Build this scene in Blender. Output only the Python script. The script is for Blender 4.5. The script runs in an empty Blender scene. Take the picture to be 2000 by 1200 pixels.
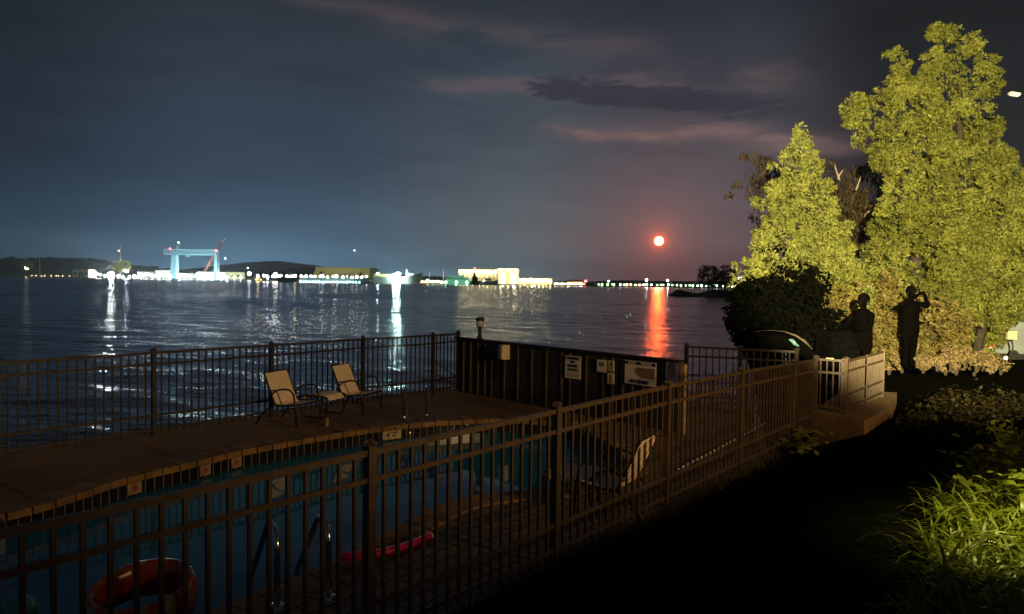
import bpy, math, random
import numpy as np
from mathutils import Vector, Matrix
R = math.radians
scene = bpy.context.scene
col = scene.collection
random.seed(7); rng = np.random.default_rng(7)

# ------------------------------------------------------------------ camera
CAM_H, FPX, ROLL, PITCH = 2.09, 1444.0, R(0.8), math.atan(48.7/1444.0)
cam_d = bpy.data.cameras.new('camera'); cam = bpy.data.objects.new('camera', cam_d); col.objects.link(cam)
cam_d.sensor_width = 36; cam_d.lens = 36*FPX/2000; cam_d.clip_end = 20000; cam_d.clip_start = 0.05
cam.location = (0, 0, CAM_H)
CM = Matrix.Rotation(R(90)-PITCH, 3, 'X') @ Matrix.Rotation(ROLL, 3, 'Z')
cam.rotation_euler = CM.to_euler()
scene.camera = cam
CP = Vector((0, 0, CAM_H))
def ray(px, py):
    return CM @ Vector(((px-1000)/FPX, (600-py)/FPX, -1))
def G(px, py, z=0.0):
    d = ray(px, py); return CP + d*((z-CAM_H)/d.z)
def D(px, py, Y):
    d = ray(px, py); return CP + d*(Y/d.y)

# ------------------------------------------------------------------ world (night sky) and exposure
scene.view_settings.view_transform = 'Standard'; scene.view_settings.look = 'None'
scene.view_settings.exposure = 0; scene.view_settings.gamma = 1; scene.view_settings.use_curve_mapping = False
scene.cycles.use_denoising = True
scene.cycles.sample_clamp_indirect = 6
scene.cycles.max_bounces = 8
MOON_DIR = ray(1287, 471).normalized()
world = bpy.data.worlds.new("World"); scene.world = world; world.use_nodes = True
WT = world.node_tree
class NT:
    def __init__(s, tree): s.t = tree
    def n(s, typ, **kw):
        x = s.t.nodes.new(typ)
        for k, v in kw.items(): setattr(x, k, v)
        return x
    def l(s, a, b): s.t.links.new(a, b)
    def put(s, sock, v):
        if isinstance(v, bpy.types.NodeSocket): s.l(v, sock)
        else: sock.default_value = v
    def m(s, op, a, b=0.0, c=None, clamp=False):
        x = s.n('ShaderNodeMath', operation=op, use_clamp=clamp)
        s.put(x.inputs[0], a); s.put(x.inputs[1], b)
        if c is not None: s.put(x.inputs[2], c)
        return x.outputs[0]
    def mr(s, v, a, b, c=0.0, d=1.0, smooth=True):
        x = s.n('ShaderNodeMapRange', interpolation_type='SMOOTHSTEP' if smooth else 'LINEAR')
        s.put(x.inputs[0], v)
        for i, q in enumerate((a, b, c, d)): s.put(x.inputs[i+1], q)
        return x.outputs[0]
    def mix(s, f, a, b, mode='MIX'):
        x = s.n('ShaderNodeMix', data_type='RGBA', blend_type=mode, clamp_factor=True)
        s.put(x.inputs[0], f)
        for sock, v in ((x.inputs[6], a), (x.inputs[7], b)):
            s.put(sock, v if isinstance(v, bpy.types.NodeSocket) else tuple(v)+((1,) if len(v) == 3 else ()))
        return x.outputs[2]
    def noise(s, vec, scale, detail=4, rough=0.55, dist=0.0):
        x = s.n('ShaderNodeTexNoise'); s.l(vec, x.inputs['Vector'])
        x.inputs['Scale'].default_value = scale; x.inputs['Detail'].default_value = detail
        x.inputs['Roughness'].default_value = rough; x.inputs['Distortion'].default_value = dist
        return x.outputs['Fac']
    def ramp(s, v, stops):
        x = s.n('ShaderNodeValToRGB'); s.put(x.inputs[0], v)
        e = x.color_ramp.elements
        while len(e) < len(stops): e.new(0.5)
        for i, (p, c) in enumerate(stops):
            e[i].position = p; e[i].color = tuple(c)+(1,)
        return x.outputs[0]
w = NT(WT)
WT.nodes.clear()
tc = w.n('ShaderNodeTexCoord'); sep = w.n('ShaderNodeSeparateXYZ'); w.l(tc.outputs['Generated'], sep.inputs[0])
X, Y, Z = sep.outputs
az = w.m('DIVIDE', w.m('ARCTAN2', X, Y), R(1))                      # degrees, + to the right of the bay
el = w.m('DIVIDE', w.m('ARCSINE', Z), R(1))
cmb = w.n('ShaderNodeCombineXYZ'); w.put(cmb.inputs[0], w.m('MULTIPLY', az, 0.05)); w.put(cmb.inputs[1], w.m('MULTIPLY', el, 0.22))
sv = cmb.outputs[0]
elc = w.m('DIVIDE', el, 30.0, clamp=True)
left = w.ramp(elc, [(0.0, (.062, .128, .208)), (.09, (.049, .094, .148)), (.25, (.031, .050, .078)), (.5, (.024, .034, .049)), (.75, (.018, .023, .031)), (1, (.013, .016, .021))])
right = w.ramp(elc, [(0.0, (.075, .045, .055)), (.1, (.085, .066, .076)), (.25, (.062, .060, .072)), (.45, (.036, .041, .054)), (.65, (.019, .024, .035)), (.85, (.010, .013, .020)), (1, (.008, .010, .016))])
midc = w.ramp(elc, [(0.0, (.090, .130, .160)), (.12, (.080, .100, .115)), (.3, (.052, .069, .086)), (.5, (.031, .046, .063)), (.7, (.021, .027, .035)), (1, (.014, .017, .022))])
c0 = w.mix(w.mr(az, -16, 1), left, midc)
c0 = w.mix(w.mr(az, 0, 11), c0, right)
dark_r = w.m('SUBTRACT', 1.0, w.m('MULTIPLY', w.mr(az, 16, 27), .72)); dark_l = w.m('SUBTRACT', 1.0, w.m('MULTIPLY', w.mr(az, -20, -36), .5))
c0 = w.mix(1.0, c0, w.mix(w.m('MULTIPLY', dark_r, dark_l), (0, 0, 0), (1, 1, 1)), 'MULTIPLY')
# cloud banks: soft pink streaks and a dark bank left of the moon's column
n1 = w.noise(sv, 2.2, 6, .6, .4); n2 = w.noise(sv, 7.0, 6, .62, .6); n3 = w.noise(sv, 1.1, 4, .5, .2)
def gauss(v, mu, sg):
    q = w.m('DIVIDE', w.m('SUBTRACT', v, mu), sg)
    return w.m('POWER', 2.718, w.m('MULTIPLY', w.m('MULTIPLY', q, q), -1.0))
eln = w.m('ADD', el, w.m('MULTIPLY', w.m('SUBTRACT', n3, .5), 5.0))
slope = w.m('ADD', eln, w.m('MULTIPLY', az, .10))
st1 = w.m('MULTIPLY', gauss(slope, 18.2, 1.0), w.mr(az, -28, -8))
st1 = w.m('MULTIPLY', st1, w.mr(az, 14, 6))
st2 = w.m('MULTIPLY', gauss(eln, 14.8, .8), w.m('MULTIPLY', w.mr(az, -12, -2), w.mr(az, 24, 16)))
st3 = w.m('MULTIPLY', gauss(w.m('ADD', eln, w.m('MULTIPLY', az, .07)), 11.9, .62), w.m('MULTIPLY', w.mr(az, -4, 6), w.mr(az, 27, 20)))
pink = w.m('MULTIPLY', w.m('ADD', w.m('ADD', w.m('MULTIPLY', st1, .35), w.m('MULTIPLY', st2, .45)), w.m('MULTIPLY', st3, 1.25)), w.mr(n1, .3, .62))
c1 = w.mix(pink, c0, (.125, .083, .084))
bank = w.m('MULTIPLY', gauss(w.m('ADD', el, w.m('MULTIPLY', az, .11)), 14.9, 1.05), w.m('MULTIPLY', w.mr(az, -1.5, 4), w.mr(az, 28, 14)))
bank = w.m('MULTIPLY', bank, 1.6)
bankm = w.mr(w.m('ADD', bank, w.m('MULTIPLY', w.m('SUBTRACT', n2, .5), 2.6)), .50, 1.25)
c2 = w.mix(w.m('MULTIPLY', bankm, .85), c1, (.020, .024, .037))
top = w.m('MULTIPLY', w.mr(w.m('ADD', el, w.m('MULTIPLY', w.m('SUBTRACT', n1, .5), 8.0)), 17, 22), .35)
c2 = w.mix(top, c2, (.016, .018, .023))
# broad mottling so no part of the sky is flat
c2 = w.mix(1.0, c2, w.mix(w.mr(n1, .25, .75), (.90, .91, .92), (1.10, 1.09, 1.08)), 'MULTIPLY')
# aureole of the rising moon in the humid air
dt = w.n('ShaderNodeVectorMath', operation='DOT_PRODUCT'); w.l(tc.outputs['Generated'], dt.inputs[0]); dt.inputs[1].default_value = MOON_DIR
ang = w.m('DIVIDE', w.m('ARCCOSINE', w.m('MINIMUM', dt.outputs['Value'], .9999999)), R(1))
def expo(k, a): return w.m('MULTIPLY', a, w.m('POWER', 2.718, w.m('DIVIDE', ang, -k)))
g1 = w.mix(w.m('MINIMUM', expo(.20, 3.4), 1.0), (0, 0, 0), (1.0, .06, .012))
g2 = w.mix(w.m('MINIMUM', expo(.80, .80), 1.0), (0, 0, 0), (.46, .070, .022))
g3 = w.mix(w.m('MINIMUM', expo(4.0, .62), 1.0), (0, 0, 0), (.16, .040, .030))
c3 = w.mix(1.0, c2, g1, 'ADD'); c3 = w.mix(1.0, c3, g2, 'ADD'); c3 = w.mix(1.0, c3, g3, 'ADD')
# light dome of the shipyard
gl = w.m('MULTIPLY', gauss(az, -20, 8.0), gauss(el, -.5, 2.6)); c3 = w.mix(1.0, c3, w.mix(gl, (0, 0, 0), (.052, .125, .185)), 'ADD')
gl = w.m('MULTIPLY', gauss(az, -5, 7.0), gauss(el, -.3, 1.6)); c3 = w.mix(1.0, c3, w.mix(gl, (0, 0, 0), (.030, .075, .095)), 'ADD')
c3 = w.mix(w.mr(el, -2, -6), c3, (.004, .005, .007))
sky = w.n('ShaderNodeTexSky', sky_type='NISHITA', sun_disc=False)
sky.sun_elevation = math.asin(MOON_DIR.z); sky.sun_rotation = math.atan2(MOON_DIR.x, MOON_DIR.y)
bg1 = w.n('ShaderNodeBackground'); w.l(c3, bg1.inputs[0]); bg1.inputs[1].default_value = 1.32
bg2 = w.n('ShaderNodeBackground'); w.l(sky.outputs[0], bg2.inputs[0]); bg2.inputs[1].default_value = .0004
ad = w.n('ShaderNodeAddShader'); w.l(bg1.outputs[0], ad.inputs[0]); w.l(bg2.outputs[0], ad.inputs[1])
wo = w.n('ShaderNodeOutputWorld'); w.l(ad.outputs[0], wo.inputs[0])

# ------------------------------------------------------------------ lamps: moonlight and the hotel's floodlights behind the camera
def lamp(name, typ, loc, energy, color, target=None, **kw):
    d = bpy.data.lights.new(name, typ); o = bpy.data.objects.new(name, d); col.objects.link(o)
    d.energy = energy; d.color = color; o.location = loc
    for k, v in kw.items(): setattr(d, k, v)
    if target is not None:
        o.rotation_euler = (Vector(target)-Vector(loc)).to_track_quat('-Z', 'Y').to_euler()
    return o
lamp('moonlight', 'SUN', MOON_DIR*50, .02, (1, .45, .25), (0, 0, 0), angle=R(.5))
WARM = (1.0, .84, .42)
lamp('tree_floodlight', 'SPOT', (.1, -3.0, 3.3), 84000, WARM, D(1828, 345, 20), spot_size=R(33), spot_blend=.42, shadow_soft_size=.10)
DL = Vector((8.0, -.2, 3.1)); daz, dele = R(-31), R(-8.5)
dl = lamp('deck_floodlight', 'SPOT', DL, 2600, (1.0, .60, .22), DL+Vector((math.sin(daz)*math.cos(dele), math.cos(daz)*math.cos(dele), math.sin(dele))), spot_size=R(100), spot_blend=.8, shadow_soft_size=.30)
dl.scale = (1, math.tan(R(13))/math.tan(R(50)), 1)      # beam squashed wide and shallow to keep the lawn dark
lamp('garden_light', 'SPOT', (5.0, 5.6, 2.6), 620, (1.0, .92, .30), (4.45, 5.75, .0), spot_size=R(68), spot_blend=.8, shadow_soft_size=.05)

# ------------------------------------------------------------------ materials
def mat(name, color, rough=.6, metal=0.0, var=.25, scale=6.0, bump=0.0, bscale=30.0, spec=.5, emit=None, trans=0.0):
    m = bpy.data.materials.new(name); m.use_nodes = True; t = NT(m.node_tree)
    b = m.node_tree.nodes['Principled BSDF']
    co = t.n('ShaderNodeTexCoord').outputs['Object']
    if var > 0:
        n = t.noise(co, scale, 5, .6)
        lo = tuple(max(0, c*(1-var)) for c in color); hi = tuple(min(1, c*(1+var)) for c in color)
        t.l(t.mix(t.mr(n, .3, .7), lo, hi), b.inputs['Base Color'])
        t.l(t.mr(t.noise(co, scale*2.3, 3), .3, .7, max(.02, rough-.12), min(1, rough+.12)), b.inputs['Roughness'])
    else:
        b.inputs['Base Color'].default_value = tuple(color)+(1,); b.inputs['Roughness'].default_value = rough
    b.inputs['Metallic'].default_value = metal; b.inputs['Specular IOR Level'].default_value = spec
    if bump:
        bp = t.n('ShaderNodeBump'); bp.inputs['Strength'].default_value = bump; bp.inputs['Distance'].default_value = .02
        t.l(t.noise(co, bscale, 4), bp.inputs['Height']); t.l(bp.outputs[0], b.inputs['Normal'])
    if emit:
        b.inputs['Emission Color'].default_value = tuple(emit[0])+(1,); b.inputs['Emission Strength'].default_value = emit[1]
    return m
def leaf_mat(name, c1, c2, trans=.35, scale=1.3, rough=.5, spec=.25):
    m = bpy.data.materials.new(name); m.use_nodes = True; t = NT(m.node_tree)
    b = m.node_tree.nodes['Principled BSDF']; out = m.node_tree.nodes['Material Output']
    co = t.n('ShaderNodeTexCoord').outputs['Object']
    geo = t.n('ShaderNodeNewGeometry')
    f = t.m('ADD', t.m('MULTIPLY', t.mr(t.noise(co, scale, 4), .3, .7), .55), t.m('MULTIPLY', geo.outputs['Random Per Island'], .45))
    c = t.mix(f, c1, c2); t.l(c, b.inputs['Base Color']); b.inputs['Roughness'].default_value = rough
    b.inputs['Specular IOR Level'].default_value = spec
    tr = t.n('ShaderNodeBsdfTranslucent'); t.l(c, tr.inputs[0])
    mx = t.n('ShaderNodeMixShader'); mx.inputs[0].default_value = trans
    t.l(b.outputs[0], mx.inputs[1]); t.l(tr.outputs[0], mx.inputs[2]); t.l(mx.outputs[0], out.inputs[0])
    return m
def glow(name, c, s):
    m = bpy.data.materials.new(name); m.use_nodes = True
    b = m.node_tree.nodes['Principled BSDF']; b.inputs['Base Color'].default_value = (.8, .8, .8, 1)
    b.inputs['Emission Color'].default_value = tuple(c)+(1,); b.inputs['Emission Strength'].default_value = s
    return m
M = {}
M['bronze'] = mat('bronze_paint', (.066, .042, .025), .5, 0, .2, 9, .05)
M['bronze_far'] = mat('darker_bronze_paint', (.022, .014, .010), .55, 0, .25, 9)  # darker tone of the bronze, for the far fences
M['steel'] = mat('polished_steel', (.62, .60, .56), .16, 1.0, .1, 20)
M['pile'] = mat('dark_board_paint', (.030, .024, .014), .7, 0, .45, 3, .3, 22)
M['cap'] = mat('dark_cap_paint', (.012, .010, .008), .6, 0, .3, 4)
M['board'] = mat('pale_timber', (.34, .24, .14), .7, 0, .3, 12)
M['sling'] = mat('tan_sling_fabric', (.82, .69, .53), .85, 0, .1, 25, .25, 220)
M['chairframe'] = mat('dark_tube_paint', (.022, .015, .010), .35, 0, .2, 12)
M['beige'] = mat('beige_enamel', (.62, .50, .30), .45, 0, .12, 8)
M['ivory'] = mat('ivory_sign_panel', (.78, .68, .54), .5, 0, .1, 14)
M['black'] = mat('black_lettering_paint', (.012, .011, .010), .6, 0, .1)
M['redprint'] = mat('dull_red_print', (.30, .07, .035), .6, 0, .15)
M['yelprint'] = mat('yellow_green_print', (.42, .42, .11), .6, 0, .15)
M['lilac'] = mat('bluish_poster_paper', (.19, .18, .23), .5, 0, .25, 11)
M['tanprint'] = mat('tan_print', (.33, .22, .11), .6, 0, .2)
M['white'] = mat('white_paint', (.78, .76, .72), .45, 0, .08, 7)
M['glassy'] = mat('clouded_lamp_glass', (.52, .56, .54), .15, 0, .25, 30)
M['conc'] = mat('stained_concrete', (.30, .21, .13), .85, 0, .3, 2.4, .4, 40)
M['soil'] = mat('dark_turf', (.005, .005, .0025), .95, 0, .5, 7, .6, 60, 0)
M['rock'] = mat('shore_rock', (.035, .033, .030), .9, 0, .5, .9)
M['bark'] = mat('rough_bark', (.035, .026, .017), .9, 0, .4, 9, .5, 25)
M['palebark'] = mat('pale_bark', (.40, .31, .22), .8, 0, .3, 9)
M['figure_shade'] = mat('figure_shadow_black', (.0016, .0014, .0012), 1.0, 0, .2, 20, 0, 30, .0)  # shadow black put into the colour of the standing figures
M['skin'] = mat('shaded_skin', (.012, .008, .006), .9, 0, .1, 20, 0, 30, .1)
M['cover'] = mat('canvas_and_shadow_black', (.0022, .0022, .0022), 1.0, 0, .3, 8, .3, 12, .0)  # boat canvas; also the painted shadow black of the block and figures
M['orange'] = mat('orange_vinyl', (.55, .085, .018), .25, 0, .25, 9)
M['vinylpale'] = mat('pale_vinyl', (.42, .33, .20), .3, 0, .2, 9)
M['green'] = mat('green_vinyl', (.10, .16, .04), .3, 0, .2, 9)
M['pink'] = mat('pink_foam', (.85, .02, .16), .5, 0, .2, 14)
M['pinkwhite'] = mat('pale_pink_foam', (.62, .30, .40), .5, 0, .2, 14)
M['brick'] = mat('coping_brick', (.29, .165, .068), .8, 0, .35, 3.1, .3, 30)

# ------------------------------------------------------------------ mesh helpers
class MB:
    def __init__(s): s.v = []; s.f = []
    def add(s, vs, fs):
        o = len(s.v); s.v += [tuple(v) for v in vs]; s.f += [tuple(i+o for i in f) for f in fs]; return s
    def box(s, c, size, rz=0.0, M3=None):
        m = M3 or Matrix.Rotation(rz, 3, 'Z'); c = Vector(c); h = Vector(size)/2
        vs = [c + m @ Vector((sx*h.x, sy*h.y, sz*h.z)) for sz in (-1, 1) for sx, sy in ((-1, -1), (1, -1), (1, 1), (-1, 1))]
        return s.add(vs, [(3, 2, 1, 0), (4, 5, 6, 7), (0, 1, 5, 4), (1, 2, 6, 5), (2, 3, 7, 6), (3, 0, 4, 7)])
    def bar(s, p, q, w_, h_, up=(0, 0, 1)):
        p = Vector(p); q = Vector(q); d = q-p; L = d.length; d.normalize(); u = Vector(up)
        if abs(d.dot(u)) > .98: u = Vector((1, 0, 0))
        x = d.cross(u).normalized(); y = x.cross(d)
        return s.box((p+q)/2, (w_, h_, L), M3=Matrix((x, y, d)).transposed() if True else None)
    def tube(s, pts, r, n=8, cap=True):
        pts = [Vector(p) for p in pts]; rs = r if isinstance(r, (list, tuple)) else [r]*len(pts)
        o = len(s.v); a = None
        for i, p in enumerate(pts):
            d = (pts[min(i+1, len(pts)-1)]-pts[max(i-1, 0)]).normalized()
            if a is None:
                a = d.orthogonal().normalized()
            a = (a - d*a.dot(d)).normalized(); b = d.cross(a)
            for k in range(n):
                t = 2*math.pi*k/n; s.v.append(tuple(p+(a*math.cos(t)+b*math.sin(t))*rs[i]))
        for i in range(len(pts)-1):
            for k in range(n):
                k2 = (k+1) % n; s.f.append((o+i*n+k, o+i*n+k2, o+(i+1)*n+k2, o+(i+1)*n+k))
        if cap:
            s.f.append(tuple(o+k for k in reversed(range(n)))); s.f.append(tuple(o+(len(pts)-1)*n+k for k in range(n)))
        return s
    def lathe(s, prof, c=(0, 0, 0), n=16):
        o = len(s.v); c = Vector(c)
        for r, z in prof:
            for k in range(n):
                t = 2*math.pi*k/n; s.v.append((c.x+r*math.cos(t), c.y+r*math.sin(t), c.z+z))
        for i in range(len(prof)-1):
            for k in range(n):
                k2 = (k+1) % n; s.f.append((o+i*n+k, o+i*n+k2, o+(i+1)*n+k2, o+(i+1)*n+k))
        s.f.append(tuple(o+k for k in reversed(range(n)))); s.f.append(tuple(o+(len(prof)-1)*n+k for k in range(n)))
        return s
    def prism(s, poly, z0, z1):
        n = len(poly); vs = [(p[0], p[1], z0) for p in poly]+[(p[0], p[1], z1) for p in poly]
        fs = [tuple(range(n-1, -1, -1)), tuple(range(n, 2*n))]+[(i, (i+1) % n, n+(i+1) % n, n+i) for i in range(n)]
        return s.add(vs, fs)
    def slab(s, poly3, off):
        n = len(poly3); o = Vector(off); vs = [Vector(p) for p in poly3]; vs = vs+[p+o for p in vs]
        return s.add(vs, [tuple(range(n-1, -1, -1)), tuple(range(n, 2*n))]+[(i, (i+1) % n, n+(i+1) % n, n+i) for i in range(n)])
    def ball(s, c, r, n=10, sq=1.0):
        return s.lathe([(max(.001, r*math.sin(math.pi*i/n)), -r*sq*math.cos(math.pi*i/n)) for i in range(n+1)], c, n+4)
    def build(s, name, m, parent=None, loc=None, rz=0.0, smooth=False):
        me = bpy.data.meshes.new(name); me.from_pydata(s.v, [], s.f); me.update()
        o = bpy.data.objects.new(name, me); col.objects.link(o); me.materials.append(m)
        if smooth: me.polygons.foreach_set('use_smooth', [True]*len(me.polygons))
        if parent is not None: o.parent = parent
        if loc is not None: o.location = loc
        o.rotation_euler.z = rz
        return o
def np_mesh(name, V, F, m, parent=None, smooth=False, loc=None):
    me = bpy.data.meshes.new(name); V = np.asarray(V, np.float32); F = np.asarray(F, np.int32); k = F.shape[1]
    me.vertices.add(len(V)); me.vertices.foreach_set('co', V.ravel())
    me.loops.add(F.size); me.loops.foreach_set('vertex_index', F.ravel())
    me.polygons.add(len(F)); me.polygons.foreach_set('loop_start', np.arange(0, F.size, k, dtype=np.int32))
    if smooth: me.polygons.foreach_set('use_smooth', np.ones(len(F), bool))
    me.update(calc_edges=True); me.materials.append(m)
    o = bpy.data.objects.new(name, me); col.objects.link(o)
    if parent is not None: o.parent = parent
    if loc is not None: o.location = loc
    return o
def tag(o, label, cat, group=None, kind=None):
    o['label'] = label; o['category'] = cat
    if group: o['group'] = group
    if kind: o['kind'] = kind
    return o
def empty(name, loc, rz, label, cat, group=None):
    o = bpy.data.objects.new(name, None); col.objects.link(o); o.location = loc; o.rotation_euler.z = rz
    o.empty_display_size = .2
    return tag(o, label, cat, group)
KIDS = {}
def copy_tree(o, loc=None, rz=None, label=None, parent=None):
    c = o.copy(); col.objects.link(c)
    if parent is not None: c.parent = parent
    if loc is not None: c.location = loc
    if rz is not None: c.rotation_euler.z = rz
    if label: c['label'] = label
    for ch in [x for x in col.objects if x.parent == o and x != c]: copy_tree(ch, parent=c)
    return c
def text_part(body, size, parent, m, loc, bold=0.0, align='CENTER', sx=1.0, name='lettering'):
    cu = bpy.data.curves.new('t', 'FONT'); cu.body = body; cu.size = size; cu.align_x = align; cu.align_y = 'CENTER'
    cu.extrude = .0015; cu.offset = bold; cu.space_line = .92
    t = bpy.data.objects.new('t', cu); col.objects.link(t)
    bpy.context.view_layer.update()
    me = bpy.data.meshes.new_from_object(t.evaluated_get(bpy.context.evaluated_depsgraph_get()))
    bpy.data.objects.remove(t); me.name = name; me.materials.clear(); me.materials.append(m)
    me.transform(Matrix.Rotation(R(90), 4, 'X') @ Matrix.Diagonal((sx, 1, 1, 1)))
    o = bpy.data.objects.new(name, me); col.objects.link(o); o.parent = parent; o.location = loc
    return o

# ------------------------------------------------------------------ lie of the land
ZW, ZD = -1.2, -0.05                      # water level of the bay, pool deck level
U = Vector((.624, .781)).normalized(); N = Vector((-U.y, U.x))       # along the pool fence, and across it towards the bay
def sn(s, n, z=0.0): p = U*s + N*n; return Vector((p.x, p.y, z))
p2 = G(1083, 1095); FN = N.dot(p2.xy)                               # offset of the near fence
S0 = U.dot(p2.xy)
def smooth(a, b, x):
    t = min(1, max(0, (x-a)/(b-a))); return t*t*(3-2*t)
NB = [(-30, FN-.05), (9.0, FN-.05), (10.4, FN+.5), (12.6, FN+1.75), (17.5, FN+3.6), (29, FN+8.2), (43, FN+14.5), (70, FN+20)]
def nb(s): return float(np.interp(s, [a for a, b in NB], [b for a, b in NB]))
def zg(s, n):
    rise = .42*smooth(.5, 6.5, FN-n)*smooth(8.5, 14, s) + .35*smooth(1, 8, FN-n)*smooth(14, 24, s)
    z = rise + .02*math.sin(s*1.7+n*2.1)*math.sin(n*1.3-s*.6)
    if s > 9.2: z -= 1.5*(1-smooth(0, 1.6, nb(s)-n))*smooth(9.2, 11.5, s)
    return z
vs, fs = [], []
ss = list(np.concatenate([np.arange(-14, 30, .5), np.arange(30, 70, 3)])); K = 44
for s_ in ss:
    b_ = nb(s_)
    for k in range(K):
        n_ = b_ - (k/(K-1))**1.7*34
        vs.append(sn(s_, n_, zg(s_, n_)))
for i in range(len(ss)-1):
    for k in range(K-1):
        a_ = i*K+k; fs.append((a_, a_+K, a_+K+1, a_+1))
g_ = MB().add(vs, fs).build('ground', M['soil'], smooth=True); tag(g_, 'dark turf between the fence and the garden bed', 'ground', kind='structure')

# ------------------------------------------------------------------ bay water: real waves near, finer ripples by bump
def water_mat():
    m = bpy.data.materials.new('bay_water'); m.use_nodes = True; t = NT(m.node_tree); b = m.node_tree.nodes['Principled BSDF']
    b.inputs['Base Color'].default_value = (.004, .006, .009, 1); b.inputs['IOR'].default_value = 1.33
    geo = t.n('ShaderNodeNewGeometry'); ln = t.n('ShaderNodeVectorMath', operation='LENGTH'); t.l(geo.outputs['Position'], ln.inputs[0])
    dist = ln.outputs['Value']
    t.l(t.mr(dist, 18, 420, .18, .20), b.inputs['Roughness'])
    bp = t.n('ShaderNodeBump'); bp.inputs['Strength'].default_value = 1.0; bp.inputs['Distance'].default_value = .035
    t.l(t.noise(geo.outputs['Position'], 3.2, 3, .5), bp.inputs['Height']); t.l(bp.outputs[0], b.inputs['Normal'])
    return m
r_ = np.concatenate([np.geomspace(11, 620, 980), np.geomspace(650, 9000, 22)])
a_ = np.linspace(R(-52), R(46), 760)
RR, AA = np.meshgrid(r_, a_, indexing='ij'); wx, wy = RR*np.sin(AA), RR*np.cos(AA)
step = RR*np.log(620/11)/980
wz = np.zeros_like(RR)
for i in range(70):
    lam = 10**rng.uniform(-.42, .75); th = R(250)+rng.normal(0, .62); k_ = 2*math.pi/lam
    amp = .0150/k_*(1.0 if lam < 1.5 else .55)
    att = np.clip((lam/step-2.2)/3, 0, 1)
    wz += amp*att*np.sin(k_*(wx*math.cos(th)+wy*math.sin(th))+rng.uniform(0, 6.28))
wz = wz*(.65+.5*np.sin(wx*.09+wy*.05)*np.sin(wy*.06-wx*.03+1)) + ZW
n_a = len(a_); idx = np.arange(RR.size).reshape(RR.shape)
WF = np.stack([idx[:-1, :-1], idx[1:, :-1], idx[1:, 1:], idx[:-1, 1:]], -1).reshape(-1, 4)
wo_ = np_mesh('water', np.stack([wx, wy, wz], -1).reshape(-1, 3), WF[:, ::-1], water_mat(), smooth=True)
tag(wo_, 'dark rippled water of the bay under the moon', 'water', kind='structure')

# ------------------------------------------------------------------ moon
MD = 6000.0
def moon_mat():
    m = bpy.data.materials.new('moon_light'); m.use_nodes = True; t = NT(m.node_tree); m.node_tree.nodes.clear()
    co = t.n('ShaderNodeTexCoord').outputs['Object']; cr_ = t.n('ShaderNodeVectorMath', operation='CROSS_PRODUCT'); t.l(co, cr_.inputs[0]); cr_.inputs[1].default_value = MOON_DIR
    ln = t.n('ShaderNodeVectorMath', operation='LENGTH'); t.l(cr_.outputs[0], ln.inputs[0])
    f = t.m('DIVIDE', ln.outputs['Value'], MD*9.2/1444)             # 0 at the middle of the disc, 1 at the limb
    em = t.n('ShaderNodeEmission'); em.inputs[0].default_value = (1.0, .105, .020, 1)
    st = t.m('MULTIPLY', t.mr(f, 1.0, .62), 240.0); st = t.m('ADD', st, 1.2); t.l(st, em.inputs[1])
    t.l(em.outputs[0], t.n('ShaderNodeOutputMaterial').inputs[0]); return m
mo = MB().ball((0, 0, 0), MD*9.2/1444, 24).build('moon', moon_mat(), smooth=True)
mo.location = CP + MOON_DIR*MD; tag(mo, 'glowing red-orange full moon low over the bay', 'moon')

# ------------------------------------------------------------------ pool
def cr(pts, n=10):
    out = []; L = len(pts)
    for i in range(L):
        p0, p1, p2_, p3 = (Vector(pts[(i+j-1) % L]) for j in range(4))
        for k in range(n):
            t = k/n; out.append(.5*((2*p1)+(p2_-p0)*t+(2*p0-5*p1+4*p2_-p3)*t*t+(3*p1-p0-3*p2_+p3)*t**3))
    return out
def g2(px, py): q = G(px, py, ZD); return (q.x, q.y)
edge = [g2(10, 1005), g2(240, 937), g2(385, 902), g2(500, 876), g2(740, 836), g2(920, 821), g2(1040, 822), g2(1125, 836), g2(1205, 876), g2(1222, 918),
        g2(1120, 952), g2(995, 965), g2(890, 982), g2(812, 1016), g2(735, 1060), g2(647, 1107), g2(560, 1140), g2(430, 1195), (-2.35, 3.9), (-3.4, 3.35), (-4.9, 3.7), (-5.9, 5.0)]
E = cr(edge, 8); nE = len(E)
def offs(P, d):
    out = []
    for i in range(len(P)):
        t = (P[(i+1) % len(P)]-P[i-1]).normalized(); out.append(P[i]+Vector((t.y, -t.x))*d)
    return out
area = sum(E[i].x*E[(i+1) % nE].y-E[(i+1) % nE].x*E[i].y for i in range(nE))
sg = 1 if area > 0 else -1
# resample evenly for coping bricks
cum = [0.0]
for i in range(nE): cum.append(cum[-1]+(E[(i+1) % nE]-E[i]).length)
def along(d):
    d = d % cum[-1]
    i = int(np.searchsorted(cum, d, side='right'))-1; i = min(i, nE-1)
    return E[i].lerp(E[(i+1) % nE], (d-cum[i])/(cum[i+1]-cum[i]))
nb_ = int(cum[-1]/.215); cop = MB()
for i in range(nb_):
    d0, d1 = cum[-1]*(i+.04)/nb_, cum[-1]*(i+.96)/nb_
    a, b = along(d0), along(d1); t = (b-a).normalized(); o = Vector((t.y, -t.x))*sg
    zt = ZD+.018+random.uniform(-.004, .004)
    q = [a-o*.03, b-o*.03, b+o*.27, a+o*.27]
    if sg < 0: q = q[::-1]
    cop.prism([(p.x, p.y) for p in q], ZD-.055, zt)
oc = cop.build('pool_coping', M['brick']); tag(oc, 'tan brick coping running round the pool edge', 'coping', kind='structure')
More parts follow.
